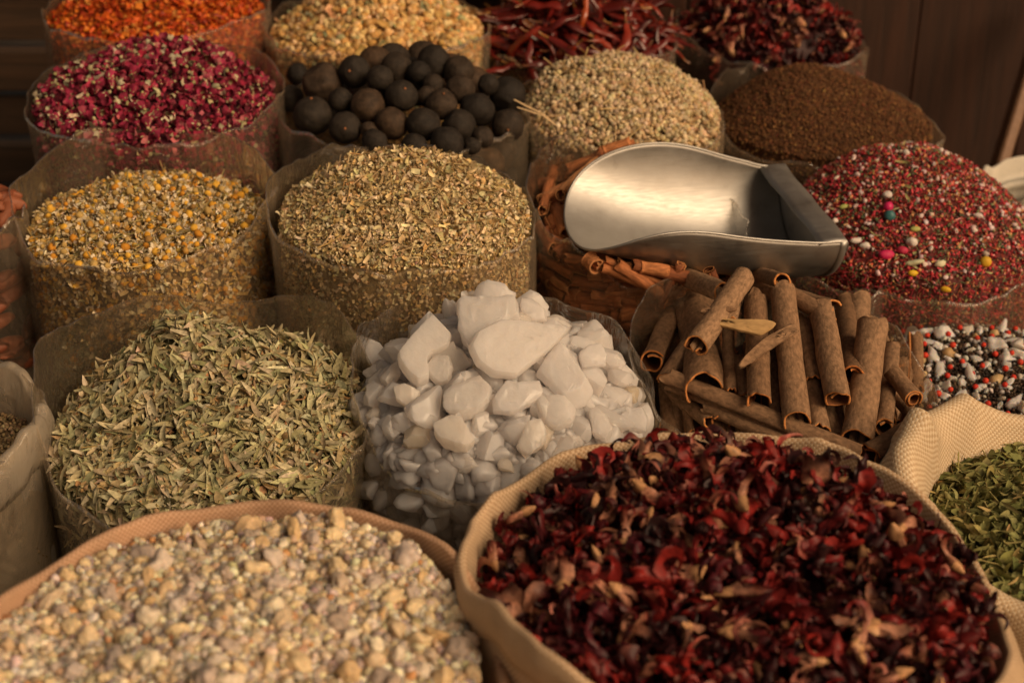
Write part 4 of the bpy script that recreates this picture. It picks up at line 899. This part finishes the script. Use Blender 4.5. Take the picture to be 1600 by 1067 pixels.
# ---- cassia bark
g = B('cass', 1228, 585, 474, 1.83)
h = Heap(g, -.055, (1200, 470, .45), seed=30, rough=0, p=2.2)
V, F, T, C = h.body(drop=.05, deep=.3, col=(.04, .022, .012)); V[:, :2] = g.c[:2]+(V[:, :2]-g.c[:2])*.9  # dark tint paints the shade down among the quills
tag(obj('bark_bits', mesh_np('bark_bits', V, [F, T], M_DRY, col=C)), 'broken bark painted dark as gap shade in the bottom of the cassia bag', 'bark', kind='stuff')
def cpx(a): return (980+a[0]/3.2, 410+a[1]/3.2)
def put_quill(a, b_, w, kind, la, lb, label, seed, roll=0.0, taper=0.0, rag=.6, thick=.0026, group='cassia bark quills in the clear bag'):
    p, q = zc(*cpx(a), la, h), zc(*cpx(b_), lb, h); roll += PI if kind in ('open', 'arch') and abs(roll) < 1.5 else 0
    L = np.linalg.norm(q-p); r = w*1.12/2/3.2*MPP*depth((p+q)/2)
    v, f, mi = quill(L, r, kind, seed, thick, 30, rag, taper, .05)
    o = obj('cassia_quill', mesh_np('cassia_quill', v, f, [M_BARK, M_BARKIN, M_BARKCUT], mi=mi))
    R = along(p, q, nrm(CAM-(p+q)/2+np.array([0, 0, .8]))); c, s = math.cos(roll), math.sin(roll); R = R@np.array([[1, 0, 0], [0, c, -s], [0, s, c]])
    setm(o, R, (p+q)/2); tag(o, label, 'cassia bark', group)
QS = [((240, 235), (125, 500), 115, 'single', .03, .03, 'thick cassia quill at the left rim with its dark open end toward us', 0), ((350, 175), (385, 640), 175, 'open', .02, .01, 'widest cassia piece standing behind the double scroll quill', PI), ((592, 62), (345, 420), 105, 'double', .065, .075, 'cassia quill lying on top with two scrolled rolls at its near end', PI), ((640, 180), (660, 700), 108, 'open', .03, .025, 'upright cassia quill beneath the two pale shards', .3), ((775, 135), (850, 800), 118, 'double', .04, .03, 'tall central cassia quill with a rolled double end', PI), ((890, 460), (965, 850), 92, 'arch', .012, .012, 'half round cassia strip right of the tall central quill', 0), ((975, 240), (1062, 690), 140, 'single', .035, .04, 'broad cassia quill with a big round open end', .2), ((1085, 200), (1128, 570), 100, 'single', .02, .025, 'rough barked cassia quill tucked behind the broad one', -.5), ((1228, 330), (1150, 890), 140, 'double', .045, .035, 'long cassia quill with scrolled near end on the right side', PI), ((1325, 440), (1285, 830), 100, 'single', .03, .03, 'straight cassia quill with dark hollow near the right rim', 0), ((1330, 560), (1430, 685), 90, 'spiral', .025, .03, 'short spiral rolled cassia quill by the right rim', 0), ((205, 585), (1165, 965), 100, 'double', .045, .05, 'longest cassia quill lying across the front of the bag', 1.2), ((1545, 790), (1210, 975), 150, 'single', .065, .07, 'fat cassia quill at the near right corner with jagged hollow end', .2), ((640, 120), (1035, 235), 85, 'open', .02, .02, 'cassia quill lying crosswise at the far rim', .3), ((270, 62), (480, 150), 92, 'open', .025, .02, 'broken cassia piece at the far left rim below the scoop', .2), ((505, 340), (515, 650), 60, 'open', .0, .0, 'dark slim cassia piece between the wide piece and the upright quill', .5), ((720, 440), (740, 770), 70, 'single', .0, .0, 'shadowed cassia quill left of the tall central one', 0), ((870, 290), (935, 600), 85, 'open', .005, .005, 'shadowed cassia quill right of the tall central one', .2), ((985, 700), (1050, 890), 80, 'arch', .005, .0, 'low cassia strip under the broad open quill', 0), ((545, 480), (600, 680), 75, 'open', .0, .0, 'low cassia piece under the pointed shard', -.3), ((300, 420), (190, 590), 80, 'open', .005, .005, 'low cassia piece behind the left rim quill', .1), ((1350, 680), (1440, 780), 60, 'open', .0, .005, 'thin cassia sliver below the spiral quill', .4), ((830, 170), (1000, 262), 80, 'open', .03, .02, 'short cassia piece lying crosswise behind the broad quill', .2), ((660, 60), (775, 95), 70, 'open', .03, .03, 'cassia stub directly below the scoop', 0), ((400, 730), (880, 935), 60, 'arch', .012, .015, 'curved orange brown bark strip below the longest quill', PI), ((1040, 640), (1060, 860), 60, 'open', -.01, -.01, 'hidden cassia piece between the broad and the long quill', 0), ((560, 180), (520, 300), 60, 'single', .02, .02, 'slim cassia stick behind the double scroll quill', 0), ((200, 640), (420, 800), 70, 'open', -.02, -.02, 'dark cassia piece low behind the plastic at the near left', .4), ((450, 660), (470, 800), 90, 'open', -.02, -.02, 'dark cassia piece under the widest one', 0), ((1130, 620), (1210, 700), 60, 'open', -.02, -.02, 'cassia piece deep between the right quills', 0)]
for i, (a, b_, w, kind, la, lb, lab, rl) in enumerate(QS): put_quill(a, b_, w, kind, la+.004, lb+(.05 if 'fat' in lab else .03), lab, 100+i, rl)
for i in range(34):
    x, y = random.uniform(150, 1450), random.uniform(300, 800); t = random.uniform(-.35, .25); Lq = random.uniform(130, 220)
    put_quill((x-Lq*math.sin(t), y-Lq*math.cos(t)), (x+Lq*math.sin(t), y+Lq*math.cos(t)), random.uniform(70, 110), random.choice(['single', 'double', 'single', 'open']), random.uniform(-.03, -.004), random.uniform(-.03, -.004), 'cassia quill lying deeper among the others, half covered', 200+i, random.uniform(0, 6))
def chip(out, thick, n_, lift, label, mat, seed):
    V, F, c = shard(out, thick, seed, broken=False); px, py = cpx(c); q = zc(px, py, lift, h); s = MPP*depth(q)/3.2; n_ = nrm(np.array(n_, float)); V[:, 1] /= np.dot(n_, nrm(CAM-q))
    x = nrm(np.array([1, 0, 0])-n_*n_[0]); R = np.stack([x, np.cross(n_, x), n_], -1); V[:, 2] += 24*np.cos(V[:, 1]/40)-24+10*np.sin(V[:, 0]/70)
    o = obj('bark_chip', mesh_np('bark_chip', V*s, F, mat)); setm(o, R, q); tag(o, label, 'bark chip', 'loose bark chips on the cassia')
M_PALE = rand_mat('pale_bark', [(0, (.42, .27, .12)), (1, (.46, .3, .14))], rough=.85, vscale=60, var=.25, bmp=.5, stretch=(1, 3, 3))
chip([(358, 268), (420, 266), (560, 285), (755, 300), (720, 335), (662, 362), (560, 340), (430, 305)], 14, (0, -.55, .8), .085, 'pale tan pointed bark chip lying across the quills', M_PALE, 5)
chip([(540, 512), (570, 470), (700, 370), (840, 285), (870, 285), (888, 318), (800, 385), (660, 460), (580, 505)], 16, (.1, -.5, .8), .07, 'dark pointed bark chip slanting up below the pale one', M_BARK, 6)
chip([(358, 236), (400, 226), (545, 230), (550, 248), (480, 252), (365, 252)], 12, (0, -.5, .8), .09, 'narrow bark scrap just above the pale pointed chip', M_BARK, 7)
make_bag('spice_bag', g, {180: 545, 135: 440, 90: 470, 45: 500, 0: 640, 315: 720, 270: 715, 225: 690}, FILMD, 'clear plastic bag holding dark rolled cassia bark', seed=15, wob=.008)
# ---- salt and red peppercorn mix
g = B('salt', 1530, 565, 360, 2.00)
h = Heap(g, -.02, (1540, 520, .45), seed=32, rough=.006, p=2.5)
make_stuff('dark_spice_grains', heap_parts(h, [(PR_LUMP, 6500, (.0015, .0035), [(.035, .022, .015), (.06, .036, .022), (.1, .06, .035), (.022, .016, .012)], None, 2, .004, .3), (PR_CRYST, 260, (.003, .006), [(.5, .48, .44), (.4, .36, .3)], None, 2, .002, .2)], (.03, .02, .014), (PR_LUMP, 1500, (.002, .004), [(.06, .04, .03), (.3, .05, .03), (.3, .28, .25)], None, 2, .15), drop=.004), M_SALTMIX,
    'dark brown spice grains under the salt and red peppercorns', 'spice grains')
SM = [mesh_np('salt_crystal', v*.007, f, M_SALT) for k, (v, f) in enumerate(lumps(16, 3, .36, (.4, .8), 1.4, facets=7, fine=.05))]
M_AMB = rand_mat('amber_resin', [(0, (.4, .26, .12)), (1, (.5, .38, .2))], rough=.5, sss=.4, sscale=.006, vscale=120); AMB = [mesh_np('resin_lump', v*.007, f, M_AMB) for v, f in lumps(6, 2, .3, (.6, .9), 1.4, fine=.06)]
v, f = ico(3); PM = mesh_np('red_peppercorn', v*(1+.04*fbm(v, 4, 3, 2))[:, None], f, M_PEP)
for i, (x, y, z, r) in enumerate(pack(h, 190, [random.uniform(.009, .0145) for _ in range(50)]+[random.uniform(.004, .0085) for _ in range(150)], sink=.15, tries=3, perch=.8)):
    am = i % 6 == 4; o = obj('resin_lump' if am else 'salt_crystal', random.choice(AMB if am else SM)); setm(o, frames(nrm(rng.normal(0, .5, (1, 3))+[0, -.3, 1]))[0], (x, y, z), r*(1.0 if am else 1.35)/.007)
    tag(o, ('amber resin lump ' if am else ('large ' if r > .009 else 'small ')+'clear white salt crystal ')+whereabouts(h, x, y)+(' of the peppercorn mix'), 'resin' if am else 'salt', 'amber lumps in the peppercorn mix' if am else 'salt crystals in the peppercorn mix')
xs, ys = spaced(h, 85, .019)
for i in range(len(xs)):
    o = obj('red_peppercorn', PM); setm(o, frames(rng.normal(size=(1, 3)))[0], (xs[i], ys[i], h.z(xs[i:i+1], ys[i:i+1])[0]+.005), random.uniform(.0036, .0046)); tag(o, 'round bright red peppercorn '+whereabouts(h, xs[i], ys[i])+' of the salt mix', 'peppercorn', 'red peppercorns in the salt mix')
make_bag('spice_bag', g, {180: 495, 135: 448, 90: 470, 45: 448, 0: 560, 225: 630, 270: 690, 315: 680}, FILM, 'clear plastic bag holding salt crystals and red peppercorns', seed=16, wob=.008)
# ---- packet of pods at the left edge
g = B('pods', -78, 330, 230, 2.05)
h = Heap(g, -.03, (-70, 285, .2), seed=34, rough=.006, p=2.5)
PD = [mesh_np('reddish_pod', v*np.array([1, .42, .42]), f, M_POD) for v, f in lumps(6, 3, .18, (.8, 1), 1.2)]
for i in range(130):
    if i < 95: a = math.radians(rng.uniform(200, 380)); z = g.z0-.02-rng.uniform(0, .34); rr = g.R*.86; x, y = g.c[0]+rr*math.cos(a), g.c[1]+rr*math.sin(a); R = along([0, 0, 0], [-math.sin(a), math.cos(a), rng.uniform(-.25, .25)], [0, 0, 1])
    else: x, y = [q[0] for q in h.pts(1, .8)]; z = h.z(np.array([x]), np.array([y]))[0]; R = frames(rng.normal(0, .3, (1, 3))+[0, 0, 1])[0]
    o = obj('reddish_pod', PD[i % 6]); setm(o, R, (x, y, z), random.uniform(.025, .036)); tag(o, 'reddish brown pod wrapped in the shiny cellophane packet', 'pod', 'pods in the shiny packet')
make_bag('spice_bag', g, {}, FILMS, 'shiny cellophane packet of reddish pods beside the chamomile', seed=17, crump=2.2, wob=.01)
# ---- milky bag at the left edge
g = B('milky', -80, 655, 290, 1.66)
h = Heap(g, -.05, H=.02, seed=36, rough=.004)
make_stuff('brown_grains', heap_parts(h, [(PR_LUMP, 1800, (.002, .004), [(.2, .14, .07), (.28, .2, .11), (.13, .09, .05)], None, 2, .004, .3)], (.12, .08, .04), (PR_LUMP, 2500, (.002, .004), [(.2, .14, .07), (.28, .2, .11)], None, 1, .3), drop=.004), M_SEED, 'brown grains inside the milky plastic bag', 'spice grains')
make_bag('spice_bag', g, {0: 655, 45: 600, 90: 560, 315: 720}, FILM, 'inner clear plastic bag round the brown grains', seed=18)
root = make_sack('plastic_sack', g, {0: 650, 45: 598, 315: 715}, FILMW, 'milky white plastic sack with a turned down collar, half out of view', collar=.06, roll=.010, seed=19, bulge=.0, wob=.02, group='clear plastic bags of spice on the stall')
# ---- white woven sack at the far right
g = B('white', 1700, 330, 330, 2.62)
make_sack('woven_sack', g, {135: 272, 180: 305, 90: 240, 225: 420}, W_WHITE, 'white woven sack behind the red spice mix', collar=.09, roll=.005, wob=.012, spike=((150, .03, 16), (200, -.02, 14)), seed=23, group='woven sacks on the stall', inner=.06)
h = Heap(g, -.05, H=.02, seed=37); make_stuff('pale_grains', heap_parts(h, [(PR_LUMP, 900, (.003, .006), [(.5, .45, .35)], None, 2, .004, .3)], (.4, .35, .25)), M_SEED, 'pale grains inside the white woven sack', 'spice grains')
# ---- frankincense resin
g = B('resin', 368, 1040, 812, 1.13)
h = Heap(g, -.006, H=.036, edgek=rim_dz(g, {90: 787, 45: 842, 135: 842, 0: 1040, 180: 1000}), seed=38, rough=.012, p=2.0, nf=10)
res = [(.6, .46, .3), (.7, .58, .4), (.5, .37, .23), (.44, .36, .32), (.34, .27, .23), (.76, .67, .52), (.58, .3, .14), (.5, .42, .37)]
wts = [4, 4, 3, 2.5, 1.5, 4, .7, 2.5]
make_stuff('resin_grains', heap_parts(h, [(PR_LUMP2, 10000, (.0036, .0066), res, wts, 2, .009, .25)], (.25, .17, .1), drop=.01), M_RESIN, 'small tan resin grains filling the near woven sack', 'resin')
M_RES = rand_mat('frankincense_tear', [(0, (.6, .45, .26)), (.16, (.72, .58, .36)), (.34, (.66, .52, .32)), (.48, (.44, .36, .31)), (.58, (.62, .44, .23)), (.7, (.77, .68, .5)), (.86, (.55, .47, .42)), (1, (.4, .32, .26))], rough=.6, spec=.35, vscale=190, var=.3, bmp=.5, bdist=.003, sss=.5, sscale=.006)
RM = [mesh_np('resin_tear', v*.01, f, M_RES) for v, f in lumps(22, 3, .42, (.55, .95), 1.7, fine=.12)]
xs, ys = spaced(h, 300, .0195, rmax=.96)
for i in range(len(xs)):
    r = random.choice([.0055, .006, .0065, .007, .0075, .008, .009, .010, .0118]); o = obj('resin_tear', RM[i % 18]); setm(o, frames(rng.normal(size=(1, 3)))[0], (xs[i], ys[i], h.z(xs[i:i+1], ys[i:i+1])[0]+r*.25), r*1.15/.01)
    tag(o, ('large rough' if r > .009 else 'small')+' frankincense tear '+whereabouts(h, xs[i], ys[i]), 'resin', 'frankincense tears in the near sack')
make_sack('woven_sack', g, {90: 787, 45: 842, 135: 842, 0: 1040, 180: 1000}, W_PINK, 'reddish woven sack full of tan frankincense resin', collar=.03, roll=.006, seed=25, bulge=.008, wob=.005, group='woven sacks on the stall')
# ---- hibiscus sack
g = B('hib', 1140, 915, 826, 1.26)
h = Heap(g, -.008, (1120, 708, .6), seed=40, rough=.012, p=2.2, nf=9, bumps=[(1150, 800, .2, .4)])
make_stuff('hibiscus_scrap', heap_parts(h, [(tri_protos(HM), 620, (.014, .024), [(.1, .01, .01)], None, 1.2, .026, 0), (PR_FLAKE2, 900, (.01, .022), [(.1, .008, .012), (.05, .005, .008), (.16, .012, .014), (.4, .2, .13)], [4, 4, 3, .4], .9, .008, .2)], (.02, .004, .005), drop=.028), M_HIB, 'dark broken hibiscus pieces filling the near woven sack', 'hibiscus')
xs, ys = spaced(h, 300, .0215, rmax=.95)
PALE = [i for i, (v, f, c) in enumerate(HM) if c[-1, 0] > .4]
for i in range(len(xs)):
    k = i % 26; o = obj('hibiscus_calyx', HMESH[k]); s = random.uniform(.95, 1.6)
    setm(o, frames(nrm(rng.normal(size=(1, 3))+[0, -.1, .5]))[0], (xs[i], ys[i], h.z(xs[i:i+1], ys[i:i+1])[0]+.005), s)
    tag(o, ('pale based' if k in PALE else 'dark red')+' curled hibiscus calyx '+whereabouts(h, xs[i], ys[i]), 'hibiscus', 'hibiscus calyces in the near sack')
make_sack('woven_sack', g, {90: 677, 45: 745, 135: 742, 180: 865, 225: 1010, 0: 945}, W_TAN, 'tan woven sack full of dark red hibiscus', collar=.04, roll=.006, seed=27, bulge=.008, wob=.012, flap=.045, flapdir=-15, spike=((62, .012, 7), (100, .012, 6), (152, .01, 7)), group='woven sacks on the stall')
# ---- green herb sack
g = B('green', 1705, 800, 560, 1.50)
h = Heap(g, -.03, H=.035, seed=42, rough=.006)
grn = [(.19, .19, .065), (.25, .24, .085), (.14, .145, .048), (.3, .28, .11), (.36, .28, .11)]
make_stuff('green_herb_leaves', heap_parts(h, [(PR_LEAFW, 3000, (.014, .027), grn, [4, 4, 3, 2, .5], .7, .012, .1), (PR_LEAF, 700, (.014, .028), grn, None, .7, 0, .2), (PR_STEM, 90, (.02, .04), [(.3, .26, .1)], None, .4, 0, .1)], (.04, .042, .015), drop=.012), M_DRY, 'small dried green leaves in the cream sack at the edge', 'dried herb')
make_sack('woven_sack', g, {180: 745, 135: 668, 90: 650, 45: 640, 225: 930}, W_CREAM, 'cream woven sack with folded top holding green leaves', collar=.07, roll=.02, seed=29, bulge=.015, wob=.012, flap=.05, flapdir=150, spike=((146, .03, 9), (176, -.02, 12), (118, .012, 8)), group='woven sacks on the stall', inner=.1)
# ================================================================== the scoop
def metal():
    m, nt, b = newmat('worn_tinplate')
    tc = N(nt, 'ShaderNodeTexCoord'); mp = N(nt, 'ShaderNodeMapping'); mp.inputs['Scale'].default_value = (3, 60, 60); nt.links.new(tc.outputs['Object'], mp.inputs[0])
    n1 = N(nt, 'ShaderNodeTexNoise', Scale=6.0, Detail=6.0); nt.links.new(mp.outputs[0], n1.inputs['Vector'])
    n2 = N(nt, 'ShaderNodeTexNoise', Scale=16.0, Detail=5.0, Roughness=.7); nt.links.new(tc.outputs['Object'], n2.inputs['Vector'])
    r = ramp(nt, [(.25, (.25, .24, .22)), (.42, (.4, .39, .37)), (.75, (.47, .465, .45))]); nt.links.new(n2.outputs[0], r.inputs[0]); nt.links.new(r.outputs[0], b.inputs['Base Color'])
    b.inputs['Metallic'].default_value = 1
    ad = N(nt, 'ShaderNodeMath', operation='MULTIPLY_ADD'); ad.inputs[1].default_value = .25; ad.inputs[2].default_value = .3; nt.links.new(n1.outputs[0], ad.inputs[0])
    a2 = N(nt, 'ShaderNodeMath', operation='MULTIPLY_ADD'); a2.inputs[1].default_value = .2; nt.links.new(n2.outputs[0], a2.inputs[0]); nt.links.new(ad.outputs[0], a2.inputs[2]); nt.links.new(a2.outputs[0], b.inputs['Roughness'])
    n3 = N(nt, 'ShaderNodeTexNoise', Scale=14.0, Detail=2.0); nt.links.new(tc.outputs['Object'], n3.inputs['Vector'])
    bump(nt, b, n3.outputs[0], .14, .008)
    return m
M_MET = metal()
SL, SW, SD = .335, .235, .082
def scoop():
    cen, ax, y, z, L, W, D = S_c, S_ax, S_y, S_z, S_L, S_W, S_D
    root = obj('metal_scoop', None); setm(root, np.stack([ax, y, z], -1), cen); tag(root, 'shiny open metal scoop lying across the cinnamon and the red spice mix', 'scoop')
    near_s = 1 if np.dot(S_y, S_ch) > 0 else -1; na = 49
    xs = np.concatenate([np.linspace(0, .55, 28), .55+.45*np.sin(np.linspace(0, PI/2, 43))[1:]])
    rows = []
    tipz = .0
    for u in xs:
        k = 1.0 if u < .46 else math.sqrt(max(0, 1-((u-.46)/.54)**2.7))
        am = math.radians(92)*max(k, .0); a = np.linspace(-am, am, na)
        # side bump where the wall stands highest
        yy = W/2*np.sin(a)*(1+.03*math.exp(-((u-.45)/.15)**2)); zz = -D*np.cos(a)
        lift = D*.78*(max(0, u-.1)/.9)**1.5
        zz = zz+np.where(np.sin(a)*near_s > 0, .005, .026)*abs(np.sin(a))**5*math.exp(-((u-.47)/.31)**2)*min(1, u*6)
        rows.append(np.stack([np.full(na, u*L), yy, zz+lift*1.0], -1))
    V = np.stack(rows); F = grid_faces(len(xs), na)
    V = V+.0007*np.stack([0*V[..., 0], vnoise(V, 16, 2), vnoise(V, 16, 3)], -1)
    o = obj('scoop_pan', mesh_np('scoop_pan', V.reshape(-1, 3), F, M_MET), root); s = o.modifiers.new('thickness', 'SOLIDIFY'); s.thickness = .0012; s.offset = 0
    edge = np.concatenate([V[:, 0], V[-1, 1:-1], V[::-1, -1]])
    d = np.concatenate([[True], np.linalg.norm(np.diff(edge, axis=0), axis=1) > .0006]); edge = edge[d]
    tv, tf = tube(edge, np.full(len(edge), .0019), 8); obj('rolled_edge', mesh_np('rolled_edge', tv, tf, M_MET), root)
    # back plate, its folded flange and the crimped collar
    a = np.linspace(-math.radians(92), math.radians(92), 40); rim = np.stack([np.full(40, .004), W/2*np.sin(a), -D*np.cos(a)], -1)
    P = []
    for t in np.linspace(0, 1, 10): P.append(np.stack([np.full(40, .004+.006*math.sin(t*PI)), rim[:, 1]*1.0, rim[:, 2]*(1-t)+t*rim[0, 2]], -1))
    o = obj('back_plate', mesh_np('back_plate', np.stack(P).reshape(-1, 3), grid_faces(10, 40), M_MET), root); s = o.modifiers.new('thickness', 'SOLIDIFY'); s.thickness = .0012
    fl = []
    for (x_, z_) in [(.042, -.004), (.041, .003), (.03, .006), (.012, .0065), (-.001, .006), (-.004, .002), (-.004, -.012)]:
        yv = np.linspace(-W/2*1.012, W/2*1.012, 24); fl.append(np.stack([x_+.0015*np.sin(yv*60), yv, z_+0*yv+.001*np.sin(yv*45)], -1))
    fl = fl[1:]
    o = obj('top_flange', mesh_np('top_flange', np.stack(fl).reshape(-1, 3), grid_faces(len(fl), 24), M_MET), root); s = o.modifiers.new('thickness', 'SOLIDIFY'); s.thickness = .0014
    bd = []
    for (x_, q) in [(-.0015, 1.0), (-.001, 1.018), (.008, 1.02), (.009, 1.004)]: bd.append(np.stack([np.full(40, x_), rim[:, 1]*q, rim[:, 2]*q-.0], -1))
    o = obj('back_seam', mesh_np('back_seam', np.stack(bd).reshape(-1, 3), grid_faces(4, 40), M_MET), root); s = o.modifiers.new('thickness', 'SOLIDIFY'); s.thickness = .0008
scoop()
# ================================================================== ground and walls
def box(x0, x1, y0, y1, z0, z1):
    v = np.array([[x, y, z] for x in (x0, x1) for y in (y0, y1) for z in (z0, z1)], float)
    f = np.array([[0, 1, 3, 2], [4, 6, 7, 5], [0, 4, 5, 1], [2, 3, 7, 6], [0, 2, 6, 4], [1, 5, 7, 3]]); return v, f
def boards(name, bx, mat):
    parts = [(v, {4: f}, np.tile(np.array([1, 1, 1])*random.uniform(.75, 1.2), (8, 1))) for v, f in bx]
    V, F, C = join(parts); o = obj(name, mesh_np(name, V, F, mat, col=C, smooth=False)); b = o.modifiers.new('worn_edges', 'BEVEL'); b.width = .004; b.segments = 2; return o
WD = wood_mat('dark_red_wood', (.024, .009, .004), (.058, .02, .0085)); WH = wood_mat('weathered_boards', (.028, .015, .007), (.06, .03, .014), axis=0)
WP = wood_mat('light_pole_wood', (.16, .085, .045), (.22, .12, .065))
o = boards('wooden_wall', [box(-.12+i*.24, -.12+i*.24+.2385, 3.22+random.uniform(0, .006), 3.27, 0, 2.0) for i in range(11)], WD)
tag(o, 'dark reddish brown wall of upright planks behind the stall', 'wall')
bx = [box(-2.2, -.15, 3.26+.02*(i % 2), 3.31, .02+i*.105, .02+i*.105+.088) for i in range(14)]+[box(x, x+.09, 3.32, 3.36, 0, 1.55) for x in (-2.0, -1.3, -.6)]
tag(boards('board_fence', bx, WH), 'brown horizontal board fence behind the back left bags', 'fence')
a, b_ = at(1548, 300, 2.95), at(1622, 60, 3.12)
v, f = box(-.5, .5, -.012, .012, -.02, .02); o = obj('wooden_pole', mesh_np('wooden_pole', v, f, WP, col=np.ones((8, 3)), smooth=False)); d = b_-a; a = a-d*(a[2]/d[2]); L = np.linalg.norm(b_-a)*1.15; b_ = a+nrm(d)*L; setm(o, along(a, b_, [0, -1, 0]), (a+b_)/2, (L, 1, 1)); b2 = o.modifiers.new('edges', 'BEVEL'); b2.width = .004
tag(o, 'pale wooden pole leaning against the dark plank wall', 'pole')
tag(boards('back_ledge', [box(-.35, .3, 3.0, 3.2, .55, .6)], WP), 'pale brown wooden ledge behind the golden grains', 'ledge')
m, nt, b = newmat('stall_floor'); tc = N(nt, 'ShaderNodeTexCoord'); nz = N(nt, 'ShaderNodeTexNoise', Scale=7.0, Detail=8.0); nt.links.new(tc.outputs['Object'], nz.inputs['Vector'])
r = ramp(nt, [(.3, (.05, .035, .024)), (.7, (.11, .08, .055))]); nt.links.new(nz.outputs[0], r.inputs[0]); nt.links.new(r.outputs[0], b.inputs['Base Color']); b.inputs['Roughness'].default_value = .9; bump(nt, b, nz.outputs[0], .5, .01)
gx, gy = np.meshgrid(np.linspace(-30, 30, 25), np.linspace(-30, 30, 25)); V = np.stack([gx, gy, 0*gx], -1).reshape(-1, 3)
tag(obj('ground', mesh_np('ground', V, grid_faces(25, 25), m)), 'dark stone ground under the sacks', 'ground', kind='structure')
# ================================================================== light
SUN = nrm(np.array([.78, -.62, .74]))
w = bpy.data.worlds.new('World'); SC.world = w; w.use_nodes = True; nt = w.node_tree; bg = nt.nodes['Background']
sky = nt.nodes.new('ShaderNodeTexSky'); sky.sky_type = 'NISHITA'; sky.sun_disc = False; sky.sun_elevation = math.asin(SUN[2]); sky.sun_rotation = math.atan2(SUN[0], SUN[1]); sky.dust_density = 4; sky.ozone_density = .6
wm = nt.nodes.new('ShaderNodeVectorMath'); wm.operation = 'MULTIPLY'; wm.inputs[1].default_value = (1.0, .63, .36)
nt.links.new(sky.outputs[0], wm.inputs[0]); nt.links.new(wm.outputs[0], bg.inputs['Color']); bg.inputs['Strength'].default_value = .075
L = bpy.data.lights.new('sun', 'SUN'); L.energy = 2.5; L.angle = math.radians(38); L.color = (1, .775, .51)
so = bpy.data.objects.new('sun', L); COL.objects.link(so)
from mathutils import Vector
so.rotation_euler = Vector(SUN).to_track_quat('Z', 'Y').to_euler()
# ================================================================== camera
cd = bpy.data.cameras.new('camera'); co = bpy.data.objects.new('camera', cd); COL.objects.link(co); SC.camera = co
co.location = CAM; co.rotation_euler = (PI/2-PITCH, 0, 0); cd.sensor_width = 36; cd.lens = FPX/1600*36; cd.clip_start = .05; cd.clip_end = 200
cd.dof.use_dof = True; cd.dof.focus_distance = 1.99; cd.dof.aperture_fstop = 3.9
vs = SC.view_settings; vs.view_transform = 'Standard'; vs.look = 'None'; vs.exposure = 0; vs.gamma = 1
SC.cycles.use_denoising = True; SC.cycles.transparent_max_bounces = 24; SC.cycles.max_bounces = 10; SC.cycles.diffuse_bounces = 6; SC.cycles.sample_clamp_indirect = 6
